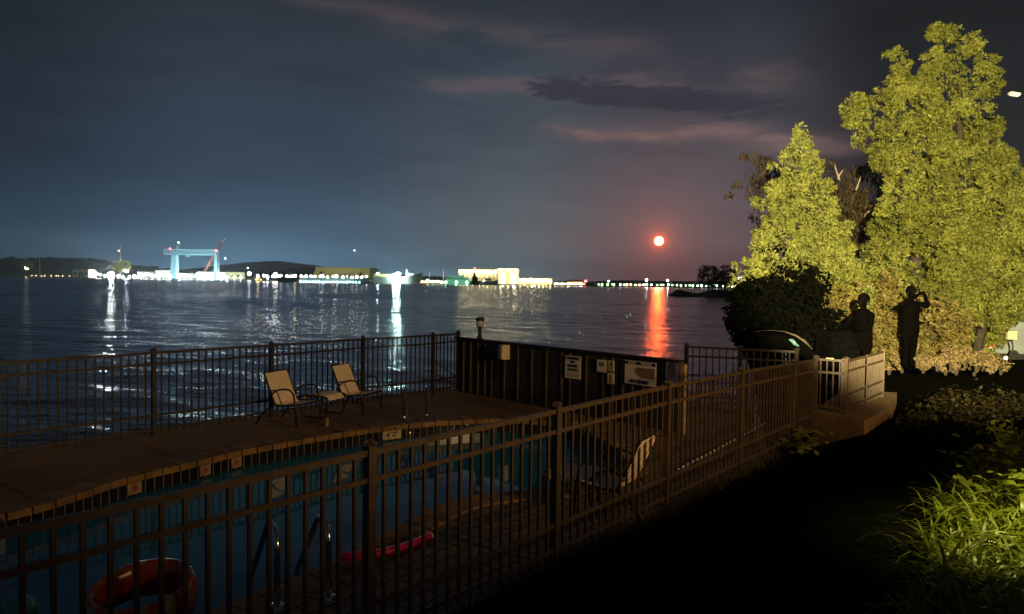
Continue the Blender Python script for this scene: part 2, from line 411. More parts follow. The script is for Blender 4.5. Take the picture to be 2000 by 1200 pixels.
# deck: polygon with the pool hole, filled by bridging
FBN = N.dot(G(709, 790, ZD).xy)+.28 if False else None
f3 = Vector(D(709, 662, 12.76)); BN = N.dot(f3.xy)+.30
oute = offs(E, .12*sg)
def deck_mat():
    m = bpy.data.materials.new('pool_deck_concrete'); m.use_nodes = True; t = NT(m.node_tree); b = m.node_tree.nodes['Principled BSDF']
    co = t.n('ShaderNodeTexCoord').outputs['Object']
    mp = t.n('ShaderNodeMapping'); t.l(co, mp.inputs[0]); mp.inputs['Rotation'].default_value = (0, 0, -math.atan2(U.y, U.x))
    sp = t.n('ShaderNodeSeparateXYZ'); t.l(mp.outputs[0], sp.inputs[0])
    fr = t.m('FRACT', t.m('DIVIDE', sp.outputs[0], 1.75)); jt = t.m('LESS_THAN', t.m('ABSOLUTE', t.m('SUBTRACT', fr, .5)), .008)
    near = t.mr(sp.outputs[1], FN+1.75, FN+1.7)
    br = t.n('ShaderNodeTexBrick'); t.l(mp.outputs[0], br.inputs[0]); br.inputs['Scale'].default_value = 1.0
    br.inputs['Brick Width'].default_value = .3; br.inputs['Row Height'].default_value = .15; br.inputs['Mortar Size'].default_value = .012
    br.inputs['Color1'].default_value = (.30, .20, .11, 1); br.inputs['Color2'].default_value = (.20, .13, .075, 1); br.inputs['Mortar'].default_value = (.06, .045, .03, 1)
    n = t.noise(co, 1.1, 6, .6); n2_ = t.noise(co, 14, 4)
    c = t.mix(t.mr(n, .3, .7), (.20, .115, .042), (.30, .18, .075)); c = t.mix(t.m('MULTIPLY', t.mr(n2_, .4, .75), .35), c, (.16, .10, .05))
    c = t.mix(t.m('MULTIPLY', jt, .8), c, (.06, .04, .025)); c = t.mix(near, c, br.outputs[0])
    t.l(c, b.inputs['Base Color']); b.inputs['Roughness'].default_value = .8
    bp = t.n('ShaderNodeBump'); bp.inputs['Strength'].default_value = .4; bp.inputs['Distance'].default_value = .012
    t.l(t.m('ADD', n2_, t.m('MULTIPLY', br.outputs['Fac'], t.m('MULTIPLY', near, -1.0))), bp.inputs['Height']); t.l(bp.outputs[0], b.inputs['Normal'])
    return m
import bmesh
bm = bmesh.new()
outer = [sn(-8, FN-.06), sn(9.1, FN-.06), sn(12.2, FN+1.5), sn(12.4, FN+2.4), sn(10.6, BN), sn(-8, BN)]
ov = [bm.verts.new((p.x, p.y, ZD)) for p in outer]; iv = [bm.verts.new((p.x, p.y, ZD)) for p in oute]
es = [bm.edges.new((ov[i], ov[(i+1) % len(ov)])) for i in range(len(ov))]+[bm.edges.new((iv[i], iv[(i+1) % len(iv)])) for i in range(len(iv))]
bmesh.ops.triangle_fill(bm, use_beauty=True, edges=es, normal=(0, 0, 1))
me = bpy.data.meshes.new('pool_deck'); bm.to_mesh(me); bm.free(); me.materials.append(deck_mat())
od = bpy.data.objects.new('pool_deck', me); col.objects.link(od); tag(od, 'tan concrete pool deck with narrow joints', 'deck', kind='structure')
# waterline tiles and basin wall, then pool water
def tile_mat():
    m = bpy.data.materials.new('waterline_tile'); m.use_nodes = True; t = NT(m.node_tree); b = m.node_tree.nodes['Principled BSDF']
    uv = t.n('ShaderNodeTexCoord').outputs['UV']
    br = t.n('ShaderNodeTexBrick'); t.l(uv, br.inputs[0]); br.offset = 0; br.inputs['Scale'].default_value = 1
    br.inputs['Brick Width'].default_value = .11; br.inputs['Row Height'].default_value = .5; br.inputs['Mortar Size'].default_value = .006
    br.inputs['Color1'].default_value = (.008, .008, .010, 1); br.inputs['Color2'].default_value = (.018, .016, .016, 1); br.inputs['Mortar'].default_value = (.22, .18, .13, 1)
    t.l(br.outputs[0], b.inputs['Base Color']); b.inputs['Roughness'].default_value = .25
    return m
V_, F_ = [], []
for i in range(nE):
    V_ += [(E[i].x, E[i].y, ZD-.05), (E[i].x, E[i].y, ZD-.55)]
for i in range(nE):
    j = (i+1) % nE; F_.append((2*i, 2*j, 2*j+1, 2*i+1))
wl = MB().add(V_, F_).build('pool_wall', tile_mat()); uvl = wl.data.uv_layers.new(name='uv')
for p in wl.data.polygons:
    i = p.index; uu = (cum[i], cum[i+1], cum[i+1], cum[i]); vv = (.45, .45, .0, .0)
    for li, q, r2 in zip(p.loop_indices, uu, vv): uvl.data[li].uv = (q, r2)
tag(wl, 'dark waterline tiles with pale grout under the pool coping', 'pool wall', kind='structure')
pm = bpy.data.materials.new('pool_water'); pm.use_nodes = True; t = NT(pm.node_tree); b = pm.node_tree.nodes['Principled BSDF']
b.inputs['Base Color'].default_value = (.018, .21, .33, 1); b.inputs['Roughness'].default_value = .03; b.inputs['IOR'].default_value = 1.33
bp = t.n('ShaderNodeBump'); bp.inputs['Strength'].default_value = .05; bp.inputs['Distance'].default_value = .03
t.l(t.noise(t.n('ShaderNodeTexCoord').outputs['Object'], 2.2, 2), bp.inputs['Height']); t.l(bp.outputs[0], b.inputs['Normal'])
pw = MB().add([(p.x, p.y, ZD-.21) for p in offs(E, .01*sg)], [tuple(range(nE)) if sg > 0 else tuple(range(nE-1, -1, -1))]).build('pool_water', pm)
tag(pw, 'still dark teal pool water mirroring the night sky', 'pool', kind='structure')
# depth-marker tiles let into the waterline band
def edge_tile(px, py, txt, wd, label):
    q = G(px, py, ZD-.11).xy; k = min(range(nE), key=lambda i: (E[i]-q).length)
    tv = (E[(k+1) % nE]-E[k-1]).normalized(); inn = Vector((-tv.y, tv.x))*sg
    rz = math.atan2(inn.x, -inn.y)
    e = empty('depth_marker', (E[k].x+inn.x*.004, E[k].y+inn.y*.004, ZD-.185), rz, label, 'depth marker', 'depth markers on the pool edge')
    MB().box((0, -.006, .06), (wd, .012, .12)).build('tile', M['beige'] if txt else M['board'], e)
    if txt: text_part(txt, .105, e, M['black'], (0, -.014, .062), .002)
    else: MB().lathe([(.035, 0), (.035, .002)], (0, 0, 0), 16).build('ring_mark', M['redprint'], e).matrix_local = Matrix.Translation((0, -.0125, .06)) @ Matrix.Rotation(R(90), 4, 'X')
edge_tile(744, 842, '4\' 0"', .30, 'pale pool edge tile marked with the depth beside the far ladder')
edge_tile(447, 896, '', .14, 'blank looking pale tile in the dark band nearest the chairs')
edge_tile(383, 912, '', .15, 'reddish tile with a ring mark on the pool edge')
edge_tile(246, 945, '', .17, 'wide yellow tile farthest along the pool edge from the ladder')

# seawall under the deck edge
sw = MB(); pts = [sn(-8, BN+.02), sn(10.6, BN+.02), sn(12.5, FN+2.42), sn(12.6, FN+1.5)]
for i in range(3):
    a, b_ = pts[i], pts[i+1]; sw.add([(a.x, a.y, ZD-.006), (b_.x, b_.y, ZD-.006), (b_.x, b_.y, ZW-.6), (a.x, a.y, ZW-.6)], [(0, 1, 2, 3)])
tag(sw.build('seawall', M['conc']), 'concrete seawall holding the pool deck above the bay', 'seawall', kind='structure')

# ------------------------------------------------------------------ fences
def fence(name, pts, tops, bases, label, m, rails, pick=.105, post=.055, gate=None, cat='fence', group=None, pw_=.019, skip_posts=()):
    o0 = Vector((pts[0][0], pts[0][1], 0)); e = empty(name, o0, 0, label, cat, group)
    P = [Vector((p[0], p[1], 0))-o0 for p in pts]
    for i, p in enumerate(P):
        if i in skip_posts: continue
        mb = MB(); mb.box((p.x, p.y, (bases[i]+tops[i]+.035)/2), (post, post, tops[i]+.035-bases[i]), math.atan2(U.y, U.x))
        po = mb.build('post', m, e)
        MB().add([(p.x+a*post*.62, p.y+b2*post*.62, tops[i]+.036) for a, b2 in ((-1, -1), (1, -1), (1, 1), (-1, 1))]+[(p.x, p.y, tops[i]+.058)]+[(p.x+a*post*.62, p.y+b2*post*.62, tops[i]+.022) for a, b2 in ((-1, -1), (1, -1), (1, 1), (-1, 1))],
                 [(0, 1, 4), (1, 2, 4), (2, 3, 4), (3, 0, 4), (5, 6, 1, 0), (6, 7, 2, 1), (7, 8, 3, 2), (8, 5, 0, 3)]).build('post_cap', m, po)
    for i in range(len(P)-1):
        a, b2 = P[i], P[i+1]; d = b2-a; L = d.length; d.normalize(); rz = math.atan2(d.y, d.x)
        a2, c2 = a+d*(post/2), b2-d*(post/2); mb = MB()
        for rf, hh in rails:      # rail offset below the top (negative) or above the base (positive)
            za = tops[i]+rf if rf <= 0 else bases[i]+rf; zb = tops[i+1]+rf if rf <= 0 else bases[i+1]+rf
            mb.bar((a2.x, a2.y, za-hh/2), (c2.x, c2.y, zb-hh/2), .030, hh)
        n = max(2, round(L/pick)); nv = Vector((-d.y, d.x, 0))
        for k in range(1, n):
            f = k/n; p = a+(b2-a)*f; zt = tops[i]*(1-f)+tops[i+1]*f; zb = bases[i]*(1-f)+bases[i+1]*f
            mb.box((p.x, p.y, (zt-.012+zb+.015)/2), (pw_, pw_, zt-.012-zb-.015), rz)
        if gate and i in gate:
            for f0, f1, z0, z1 in ((.06, .94, .62, .28), (.1, .94, .40, .08)):
                mb.bar((a+(b2-a)*f0)[:2]+(bases[i]+z0,) if False else tuple((a+(b2-a)*f0).xy)+(bases[i]+z0,), tuple((a+(b2-a)*f1).xy)+(bases[i]+z1,), .014, .014)
        mb.build('panel' if not (gate and i in gate) else 'gate_leaf', m, e)
    return e
RA = ((0, .034), (-.155, .030), (.285, .030), (.10, .030))
npts = []
for i in range(-3, 5): npts.append((sn(S0+1.805*i, FN)).xy)
npts.append(sn(S0+1.805*4-.9, FN).xy)
npts = npts[:7]+[sn(S0+1.805*3, FN).xy, ] if False else [sn(S0+1.805*i, FN).xy for i in (-3, -2, -1, 0, 1, 2, 3)]+[sn(S0+1.805*3+.98, FN).xy]
ntop = [1.148]*5+[1.125, 1.085, 1.062]
fence('pool_fence', npts, ntop, [0, 0, 0, 0, 0, 0, .0, .02], 'brown metal picket fence between the dark lawn and the pool', M['bronze'], RA)
F3 = Vector((f3.x, f3.y))
fpts = [F3-U*1.805*4, F3-U*1.805*3, F3-U*1.805*2, F3-U*1.805, F3, Vector(D(846, 655, 13.86).xy), Vector(D(895, 651, 14.43).xy)]
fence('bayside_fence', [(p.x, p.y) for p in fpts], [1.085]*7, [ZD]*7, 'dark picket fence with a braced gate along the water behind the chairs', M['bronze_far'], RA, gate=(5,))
# dark board wall with the notices
W0 = Vector((fpts[-1].x, fpts[-1].y)) ; W1 = Vector(D(1330, 708, 10.58).xy)
wd = (W1-W0); WL = wd.length; wd.normalize(); wrz = math.atan2(wd.y, wd.x); wn = Vector((wd.y, -wd.x))   # wn faces the camera
we = empty('notice_wall', (W0.x, W0.y, ZD), wrz, 'dark vertical board wall carrying the pool notices', 'wall')
WH = 1.02
mb = MB(); mb.box((WL/2, 0, WH/2), (WL, .05, WH)); mb.build('boarding', M['pile'], we)
mb = MB(); x_ = .22
while x_ < WL-.08:
    mb.box((x_, -.038, WH/2-.01), (.022, .026, WH-.06)); x_ += random.choice((.19, .205, .22, .36))
mb.build('batten', mat('batten_paint', (.085, .066, .030), .6, 0, .4, 5), we)
MB().box((WL/2, -.012, WH+.018), (WL+.04, .12, .036)).build('cap_rail', M['cap'], we)
MB().box((WL+.05, 0, .50), (.07, .07, 1.0)).build('end_post', M['board'], we)
def on_wall(px, py, off=.06):
    o = Vector((W0.x, W0.y)) + wn*off; d = ray(px, py); den = d.x*wn.x+d.y*wn.y
    t = ((o.x-CP.x)*wn.x+(o.y-CP.y)*wn.y)/den; p = CP+d*t
    return (p.xy-W0).dot(wd), p.z-ZD
def sign(x0, y0, x1, y1, name, label, cat, m, off=.062, group=None):
    # corners in the photo -> rectangle standing on the wall face
    ax, az_ = on_wall(x0, y0, off); bx, bz = on_wall(x1, y1, off); w_, h_ = bx-ax, az_-bz
    p = W0+wd*((ax+bx)/2)+wn*off
    e = empty(name, (p.x, p.y, ZD+bz), wrz, label, cat, group)
    MB().box((0, 0, h_/2), (w_, .008, h_)).build('panel', m, e)
    return e, w_, h_
e, sw_, sh = sign(1104, 694, 1134, 742, 'warning_sign', 'tall ivory warning sign reading NO LIFEGUARD ON DUTY on the dark wall', 'sign', M['ivory'])
MB().box((0, -.006, sh*.90), (sw_*.92, .004, sh*.13)).build('header_band', mat('orange_band', (.36, .15, .07), .6), e)
text_part('WARNING', sh*.125, e, M['black'], (sw_*.07, -.0105, sh*.90), .0005, sx=.95)
MB().add([(-sw_*.42, -.0085, sh*.855), (-sw_*.30, -.0085, sh*.855), (-sw_*.36, -.0085, sh*.945)], [(0, 1, 2)]).build('warning_triangle', M['black'], e)
text_part('NO', sh*.17, e, M['black'], (0, -.006, sh*.735), .002, sx=.95)
text_part('LIFEGUARD', sh*.165, e, M['black'], (0, -.006, sh*.56), .002, sx=.72)
text_part('ON DUTY', sh*.165, e, M['black'], (0, -.006, sh*.385), .002, sx=.80)
for k in range(3): MB().box((0, -.005, sh*(.22-.06*k)), (sw_*.78, .002, sh*.016)).build('small_print', M['redprint'], e)
e, sw_, sh = sign(1166.5, 702, 1184.5, 728, 'small_notice', 'small white notice with a dark square picture on the dark wall', 'notice', M['ivory'])
MB().box((0, -.006, sh*.62), (sw_*.46, .004, sh*.30)).build('picture', M['black'], e); MB().box((0, -.009, sh*.62), (sw_*.14, .003, sh*.1)).build('picture_mark', M['ivory'], e)
e, sw_, sh = sign(1187, 704, 1199.5, 726, 'yellow_notice', 'small yellow-green notice with a dark bent mark beside the white notice', 'notice', M['ivory'])
MB().box((0, -.006, sh*.5), (sw_*.8, .003, sh*.88)).build('picture', M['yelprint'], e)
MB().slab([(sw_*.02, -.0085, sh*.8), (sw_*.22, -.0085, sh*.8), (sw_*.22, -.0085, sh*.48), (sw_*.06, -.0085, sh*.62)], (0, -.002, 0)).build('picture_mark', M['black'], e)
e, sw_, sh = sign(1187, 728, 1199.5, 751, 'red_notice', 'small ivory notice with a red arrow mark under the yellow notice', 'notice', M['ivory'])
MB().box((0, -.006, sh*.62), (sw_*.5, .003, sh*.12)).box((0, -.006, sh*.72), (sw_*.2, .0034, sh*.36)).build('arrow_mark', M['redprint'], e)
MB().slab([(-sw_*.1, -.006, sh*.55), (-sw_*.26, -.006, sh*.1), (sw_*.26, -.006, sh*.1), (sw_*.1, -.006, sh*.55)], (0, -.002, 0)).build('figure_mark', mat('orange_print', (.42, .17, .08), .6), e)
e, sw_, sh = sign(1221, 703, 1281, 757, 'pool_rules_board', 'large ivory board headed NOTICE POOL RULES and NO DIVING', 'sign', M['ivory'])
MB().box((0, -.006, sh*.91), (sw_*.96, .004, sh*.125)).build('header_band', M['black'], e)
text_part('NOTICE', sh*.12, e, M['ivory'], (-sw_*.26, -.0105, sh*.91), .001, sx=.9); text_part('POOL RULES', sh*.12, e, M['ivory'], (sw_*.20, -.0105, sh*.91), .001, sx=.82)
MB().slab([(-sw_*.2, -.006, sh*.56), (sw_*.03, -.006, sh*.30), (sw_*.46, -.006, sh*.30), (sw_*.46, -.006, sh*.74), (-sw_*.13, -.006, sh*.74)], (0, -.001, 0)).build('drawing', M['tanprint'], e)
for k in range(5): MB().box((sw_*.19, -.0085, sh*(.70-.075*k)), (sw_*.5, .002, sh*.018)).build('small_print', M['black'], e)
text_part('NO DIVING', sh*.19, e, M['black'], (-sw_*.03, -.0075, sh*.13), .003, sx=.98)
e, sw_, sh = sign(1300.5, 707, 1325.5, 751, 'bluish_poster', 'bluish framed poster at the gateless end of the dark wall', 'poster', M['lilac'])
MB().lathe([(.085, 0), (.085, .002)], (0, 0, 0), 18).build('picture', mat('violet_print', (.07, .06, .07), .6), e).matrix_local = Matrix.Translation((0, -.006, sh*.66)) @ Matrix.Rotation(R(90), 4, 'X') @ Matrix.Diagonal((.8, 1.3, 1, 1))
# box on the wall
bx, bz = on_wall(980, 702, .15); p = W0+wd*bx+wn*.10
e = empty('utility_box', (p.x, p.y, ZD+bz), wrz-.35, 'beige utility box fixed high on the dark wall', 'utility box')
MB().box((0, 0, .13), (.19, .15, .26)).build('cabinet', M['beige'], e); MB().box((0, -.080, .13), (.15, .01, .22)).build('cover_plate', M['beige'], e)
MB().tube([(.06, .02, 0), (.06, .02, -.35)], .012).build('conduit', M['cap'], e)
# solar lamp on the wall
bx, bz = on_wall(937, 664, 0); p = W0+wd*bx
e = empty('solar_post_lamp', (p.x, p.y, ZD+WH+.036), wrz, 'solar cap lamp with black lid on a post atop the dark wall', 'lamp')
MB().lathe([(.075, 0), (.060, .02), (.036, .08), (.032, .17), (.045, .23)], (0, 0, 0), 12).build('post', M['cap'], e, smooth=False)
MB().lathe([(.074, .235), (.078, .30), (.080, .345)], (0, 0, 0), 16).build('lens', M['glassy'], e, smooth=True)
MB().lathe([(.086, .348), (.086, .395), (.05, .41)], (0, 0, 0), 16).build('lid', M['cap'], e)
# fence at the back right, behind the notice wall
q0 = D(1341, 674, 12.4); q1 = Vector((4.55, 11.75))
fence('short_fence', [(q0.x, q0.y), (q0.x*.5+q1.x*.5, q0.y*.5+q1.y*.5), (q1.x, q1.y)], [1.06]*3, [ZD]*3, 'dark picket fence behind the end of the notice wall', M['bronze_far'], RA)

# ------------------------------------------------------------------ gate, platform and short railing at the end of the pool fence
ZP = .20
g0, cA, aP = G(1588, 803, ZP), G(1688, 822, ZP), G(1650, 809, ZP)
plat = [(g0.x, g0.y), (cA.x, cA.y), (6.1, 11.75), (6.95, 13.25), (6.1, 13.5)]
po = MB().prism(plat, -.5, ZP).build('platform', mat('brown_concrete', (.20, .115, .045), .85, 0, .3, 2.4, .4, 40)); tag(po, 'tan concrete landing behind the open gate', 'landing', kind='structure')
eP = G(1723, 776, ZP)
fence('landing_railing', [(aP.x, aP.y), ((aP.x+eP.x)/2, (aP.y+eP.y)/2), (eP.x, eP.y)], [ZP+.80]*3, [ZP]*3, 'short picket railing beside the landing, lit pale by the floodlight', M['bronze'], ((0, .034), (-.15, .03), (.30, .03), (.10, .03)), pick=.095, skip_posts=(1,))
gx = Vector((aP.x-g0.x, aP.y-g0.y, 0)); gl_ = gx.length; grz = math.atan2(gx.y, gx.x)
e = empty('pool_gate', (g0.x, g0.y, ZP), grz, 'narrow pale metal gate between the pool fence and landing railing', 'gate')
fr = MB(); 
for z in (.79, .60): fr.box((gl_/2, 0, z), (gl_, .03, .034))
fr.box((.02, 0, .42), (.04, .03, .80)); fr.box((gl_-.045, 0, .42), (.04, .03, .80)); fr.box((gl_/2, 0, .08), (gl_, .03, .03)); fr.build('gate_frame', M['bronze'], e)
pk = MB()
for k in range(1, 5): pk.box((gl_*k/5, .02, .42), (.018, .016, .74))
pk.build('picket', M['bronze'], e)
MB().box((gl_*.5, -.02, .815), (.10, .03, .016)).build('latch', M['beige'], e)

# ------------------------------------------------------------------ pool furniture
def sling_chair():
    e = empty('sling_chair', (0, 0, 0), 0, '', 'chair', 'sling chairs by the pool')
    W_ = .54
    prof = [(-.345, .76), (-.325, .73), (-.26, .58), (-.19, .42), (-.14, .315), (-.09, .285), (.05, .30), (.22, .325), (.30, .330)]
    n = len(prof); vs = []; 
    for sy in (-1, 1):
        for x, z in prof: vs.append((x, sy*(W_/2-.03), z))
    vs2 = [(x-.008, y, z-.010) for x, y, z in vs]
    fs = [(i, i+1, n+i+1, n+i) for i in range(n-1)]+[(2*n+n+i, 2*n+n+i+1, 2*n+i+1, 2*n+i) for i in range(n-1)]
    fs += [(0, n, 3*n, 2*n), (n-1, 2*n+n-1, 3*n+n-1, 2*n-1)]+[(i, 2*n+i, 2*n+i+1, i+1) for i in range(n-1)]+[(n+i, n+i+1, 3*n+i+1, 3*n+i) for i in range(n-1)]
    MB().add(vs+vs2, fs).build('sling', M['sling'], e, smooth=False)
    fr = MB()
    for sy in (-1, 1):
        y = sy*(W_/2-.018)
        fr.tube([(x-.004, y, z-.006) for x, z in prof], .014, 8)
    fr.tube([(-.34, -W_/2+.02, .755), (-.34, W_/2-.02, .755)], .013, 6); fr.tube([(.30, -W_/2+.02, .325), (.30, W_/2-.02, .325)], .013, 6)
    fr.build('frame', M['chairframe'], e)
    for sy in (-1, 1):
        y = sy*(W_/2+.012)
        MB().tube([(.27, y, 0), (.25, y, .28), (.215, y, .47), (.15, y, .535), (.03, y, .54), (-.10, y, .51), (-.19, y, .43), (-.22, y, .40)], .014, 8).build('arm', M['chairframe'], e, smooth=True)
        MB().tube([(-.46, y, 0), (-.33, y, .17), (-.15, y, .30), (.02, y, .30)], .014, 8).build('leg', M['chairframe'], e, smooth=True)
    return e
ch = sling_chair(); c1 = G(574, 826, ZD); c2 = G(699, 804, ZD)
ch.location = (c1.x, c1.y, ZD); ch.rotation_euler.z = R(-22); ch['label'] = 'tan sling chair with dark frame standing left of the low table'
copy_tree(ch, (c2.x, c2.y, ZD), R(-20), 'tan sling chair right of the low table, nearest the far ladder')
c3 = G(1192, 1003, ZD); copy_tree(ch, (c3.x+.02, c3.y, ZD), R(150), 'tan sling chair close behind the brown fence pickets by the pool')
def sling_table(loc, rz, label):
    e = empty('sling_table', loc, rz, label, 'table', 'low sling tables'); n = 9
    pr = [(-.24+.48*i/(n-1), .335+.03*math.sin(math.pi*(i/(n-1)))-.0*i-(.05 if i in (0, n-1) else 0)) for i in range(n)]
    vs = [(x, -.22, z) for x, z in pr]+[(x, .22, z) for x, z in pr]; vs += [(x, y, z-.012) for x, y, z in vs]
    fs = [(i, i+1, n+i+1, n+i) for i in range(n-1)]+[(3*n+i, 3*n+i+1, 2*n+i+1, 2*n+i) for i in range(n-1)]+[(i, 2*n+i, 2*n+i+1, i+1) for i in range(n-1)]+[(n+i, n+i+1, 3*n+i+1, 3*n+i) for i in range(n-1)]
    MB().add(vs, fs).build('sling', M['sling'], e)
    for sy in (-1, 1):
        y = sy*.235
        MB().tube([(-.27, y, .28), (-.23, y, .335), (0, y, .352), (.23, y, .335), (.275, y, .28), (.25, y, .16), (.19, y, .02), (.12, y, .012), (-.12, y, .012), (-.19, y, .02), (-.25, y, .16), (-.27, y, .28)], .013, 8).build('side_frame', M['chairframe'], e, smooth=True)
    MB().tube([(0, -.235, .33), (0, .235, .33)], .011, 6).build('crossbar', M['chairframe'], e)
    return e
c4 = G(631, 812, ZD); sling_table((c4.x, c4.y, ZD), R(-22), 'low sling table between the two tan chairs by the water')
c5 = G(1128, 985, ZD); sling_table((c5.x, c5.y, ZD), R(60), 'low sling table half hidden behind the near fence pickets')
c6 = G(638, 833, ZD)
e = empty('drink_can', (c6.x, c6.y, ZD), 0, 'pale drink can standing on the deck before the low table', 'can')
MB().lathe([(.024, 0), (.031, .008), (.031, .105), (.026, .12)], (0, 0, 0), 14).build('can_body', M['board'], e, smooth=False); MB().lathe([(.027, .1205), (.027, .124)], (0, 0, 0), 14).build('can_lid', M['steel'], e)
# ladders
def pool_ladder(pL, pR, ih, out, label, h=.55, reach=.62):
    mid = (pL+pR)/2; e = empty('pool_ladder', (mid.x, mid.y, ZD), 0, label, 'ladder', 'steel pool ladders')
    for p in (pL, pR):
        b_ = Vector((p.x-mid.x, p.y-mid.y, 0)); o = Vector((out.x, out.y, 0)); pts = [b_, b_+Vector((0, 0, h-.12))]
        for k in range(1, 8):
            a = math.pi*k/8*.86; pts.append(b_+Vector((0, 0, h-.12))+o*(.13*(1-math.cos(a)))+Vector((0, 0, .13*math.sin(a))))
        pts += [b_+o*reach*.86+Vector((0, 0, -.02)), b_+o*reach*.92+Vector((0, 0, -.15)), b_+o*reach*.92+Vector((0, 0, -.5))]
        r = MB().tube(pts, .021, 12).build('rail', M['steel'], e, smooth=True)
        MB().lathe([(.055, 0), (.050, .018), (.024, .026)], b_, 14).build('flange', M['steel'], r)
    for z in (-.24, -.46):
        a = Vector((pL.x-mid.x, pL.y-mid.y, z))+Vector((out.x, out.y, 0))*reach*.92; b2 = Vector((pR.x-mid.x, pR.y-mid.y, z))+Vector((out.x, out.y, 0))*reach*.92
        MB().bar(a, b2, .07, .02).build('tread', M['steel'], e)
la, lb = G(788, 815, ZD), G(832, 811, ZD)
pool_ladder(la, lb, 0, Vector((.30, -.95)), 'steel ladder at the far pool edge beside the chairs', .46, .66)
la, lb = G(541, 1186, ZD), G(641, 1168, ZD); ex = (lb-la).normalized()
pool_ladder(la, lb, 0, Vector((-.42, .62)).normalized(), 'steel ladder at the near pool edge behind the fence', .50, .75)
# floating ring
rp = D(276, 1128, 4.9); ry = rp.y
e = empty('pool_ring', (rp.x, rp.y, ZD-.21), R(20), 'orange inflatable ring floating in the pool behind the fence', 'inflatable ring')
n1_, n2_ = 48, 14; RM, RW, RH = .305, .045, .13
vs = []; 
for i in range(n1_):
    a = 2*math.pi*i/n1_
    for k in range(n2_):
        b2 = 2*math.pi*k/n2_; rr = RM+RW*math.cos(b2)*(1+.12*math.cos(12*a)); vs.append((rr*math.cos(a), rr*math.sin(a), .17+RH*math.sin(b2)+.05*math.sin(a+.5)))
fs = [(i*n2_+k, ((i+1) % n1_)*n2_+k, ((i+1) % n1_)*n2_+(k+1) % n2_, i*n2_+(k+1) % n2_) for i in range(n1_) for k in range(n2_)]
def ring_mat():
    m = bpy.data.materials.new('striped_vinyl'); m.use_nodes = True; t = NT(m.node_tree); b = m.node_tree.nodes['Principled BSDF']
    co = t.n('ShaderNodeTexCoord').outputs['Object']; sp = t.n('ShaderNodeSeparateXYZ'); t.l(co, sp.inputs[0])
    a = t.m('MULTIPLY', t.m('ARCTAN2', sp.outputs[1], sp.outputs[0]), 12/6.283); f = t.m('FRACT', a)
    st = t.m('MULTIPLY', t.m('LESS_THAN', f, .42), t.m('GREATER_THAN', t.m('ADD', t.m('MULTIPLY', sp.outputs[0], sp.outputs[0]), t.m('MULTIPLY', sp.outputs[1], sp.outputs[1])), .080))
    c = t.mix(st, (.38, .048, .014), (.32, .22, .10)); t.l(c, b.inputs['Base Color']); b.inputs['Roughness'].default_value = .22
    return m
MB().add(vs, fs).build('tube', ring_mat(), e, smooth=True)
MB().lathe([(.012, 0), (.012, .02)], (RM, .03, .31), 8).build('valve', M['vinylpale'], e)
bq = D(38, 1182, 4.9); b_ = MB().ball((0, 0, .11), .11, 14).build('beach_ball', mat('pale_teal_vinyl', (.10, .26, .26), .25, 0, .3, 6), smooth=True); b_.location = (bq.x, bq.y, ZD-.235); tag(b_, 'pale teal ball floating beyond the ring at the frame corner', 'ball')
# pink noodle lying bent on the pavers
pp = [G(664, 1098, ZD), G(705, 1095, ZD), G(745, 1090, ZD), G(785, 1080, ZD), G(815, 1068, ZD), G(838, 1056, ZD)]
o0 = pp[2].copy(); pts = [p-o0+Vector((0, 0, .036)) for p in pp]
e = empty('pool_noodle', o0, 0, 'pink foam pool noodle lying bent on the pavers behind the fence', 'pool noodle')
MB().tube(pts, .036, 12).build('foam', M['pink'], e, smooth=True)
MB().tube([p+Vector((0, 0, .030)) for p in pts], .012, 6).build('pale_stripe', M['pinkwhite'], e, smooth=True)
d = (pts[-1]-pts[-2]).normalized(); MB().tube([pts[-1]+d*.001, pts[-1]+d*.016], .034, 12).build('end_cap', M['white'], e)
# pale hose lying along the deck
hp = [G(1322, 922, ZD), G(1340, 912, ZD), G(1385, 887, ZD), G(1440, 858, ZD), G(1498, 828, ZD)]
ho = MB().tube([p-hp[0]+Vector((0, .02*math.sin(i*2), .014)) for i, p in enumerate(hp)], .013, 8).build('garden_hose', M['white'], smooth=True); ho.location = hp[0]; tag(ho, 'pale hose stretched along the deck behind the fence', 'hose')
# ------------------------------------------------------------------ foliage
def leaves(C, A, Nn, L, W):
    # one folded diamond leaf per row: centre C, axis A, normal Nn, length L, width W
    A = A/np.linalg.norm(A, axis=1, keepdims=True); S = np.cross(A, Nn); S /= np.linalg.norm(S, axis=1, keepdims=True)+1e-9
    Up = np.cross(S, A)
    L = L[:, None]; W = W[:, None]
    v = np.stack([C-A*L/2, C+S*W/2+Up*W*.18, C+A*L/2, C-S*W/2+Up*W*.18], 1).reshape(-1, 3)
    n = len(C); i = np.arange(n)*4
    return v, np.stack([i, i+1, i+2, i+3], 1)
def unit(n, r): a = r.normal(size=(n, 3)); return a/np.linalg.norm(a, axis=1, keepdims=True)
def clumps(cent, outw, rad, per, lsize, r, droop=.35, asp=.55):
    n = len(cent); k = per
    C = np.repeat(cent, k, 0); O = np.repeat(outw, k, 0); Rr = np.repeat(rad, k)[:, None]
    d = unit(n*k, r)+O*.75; d /= np.linalg.norm(d, axis=1, keepdims=True)
    P = C+d*Rr*r.uniform(.45, 1.05, (n*k, 1))*np.array([1, 1, .8])
    ax = d*.6+unit(n*k, r)*.75+np.array([0, 0, -droop]); nm = d+unit(n*k, r)*.6
    L = r.uniform(.7, 1.3, n*k)*lsize
    return leaves(P, ax, nm, L, L*asp*r.uniform(.8, 1.2, n*k))
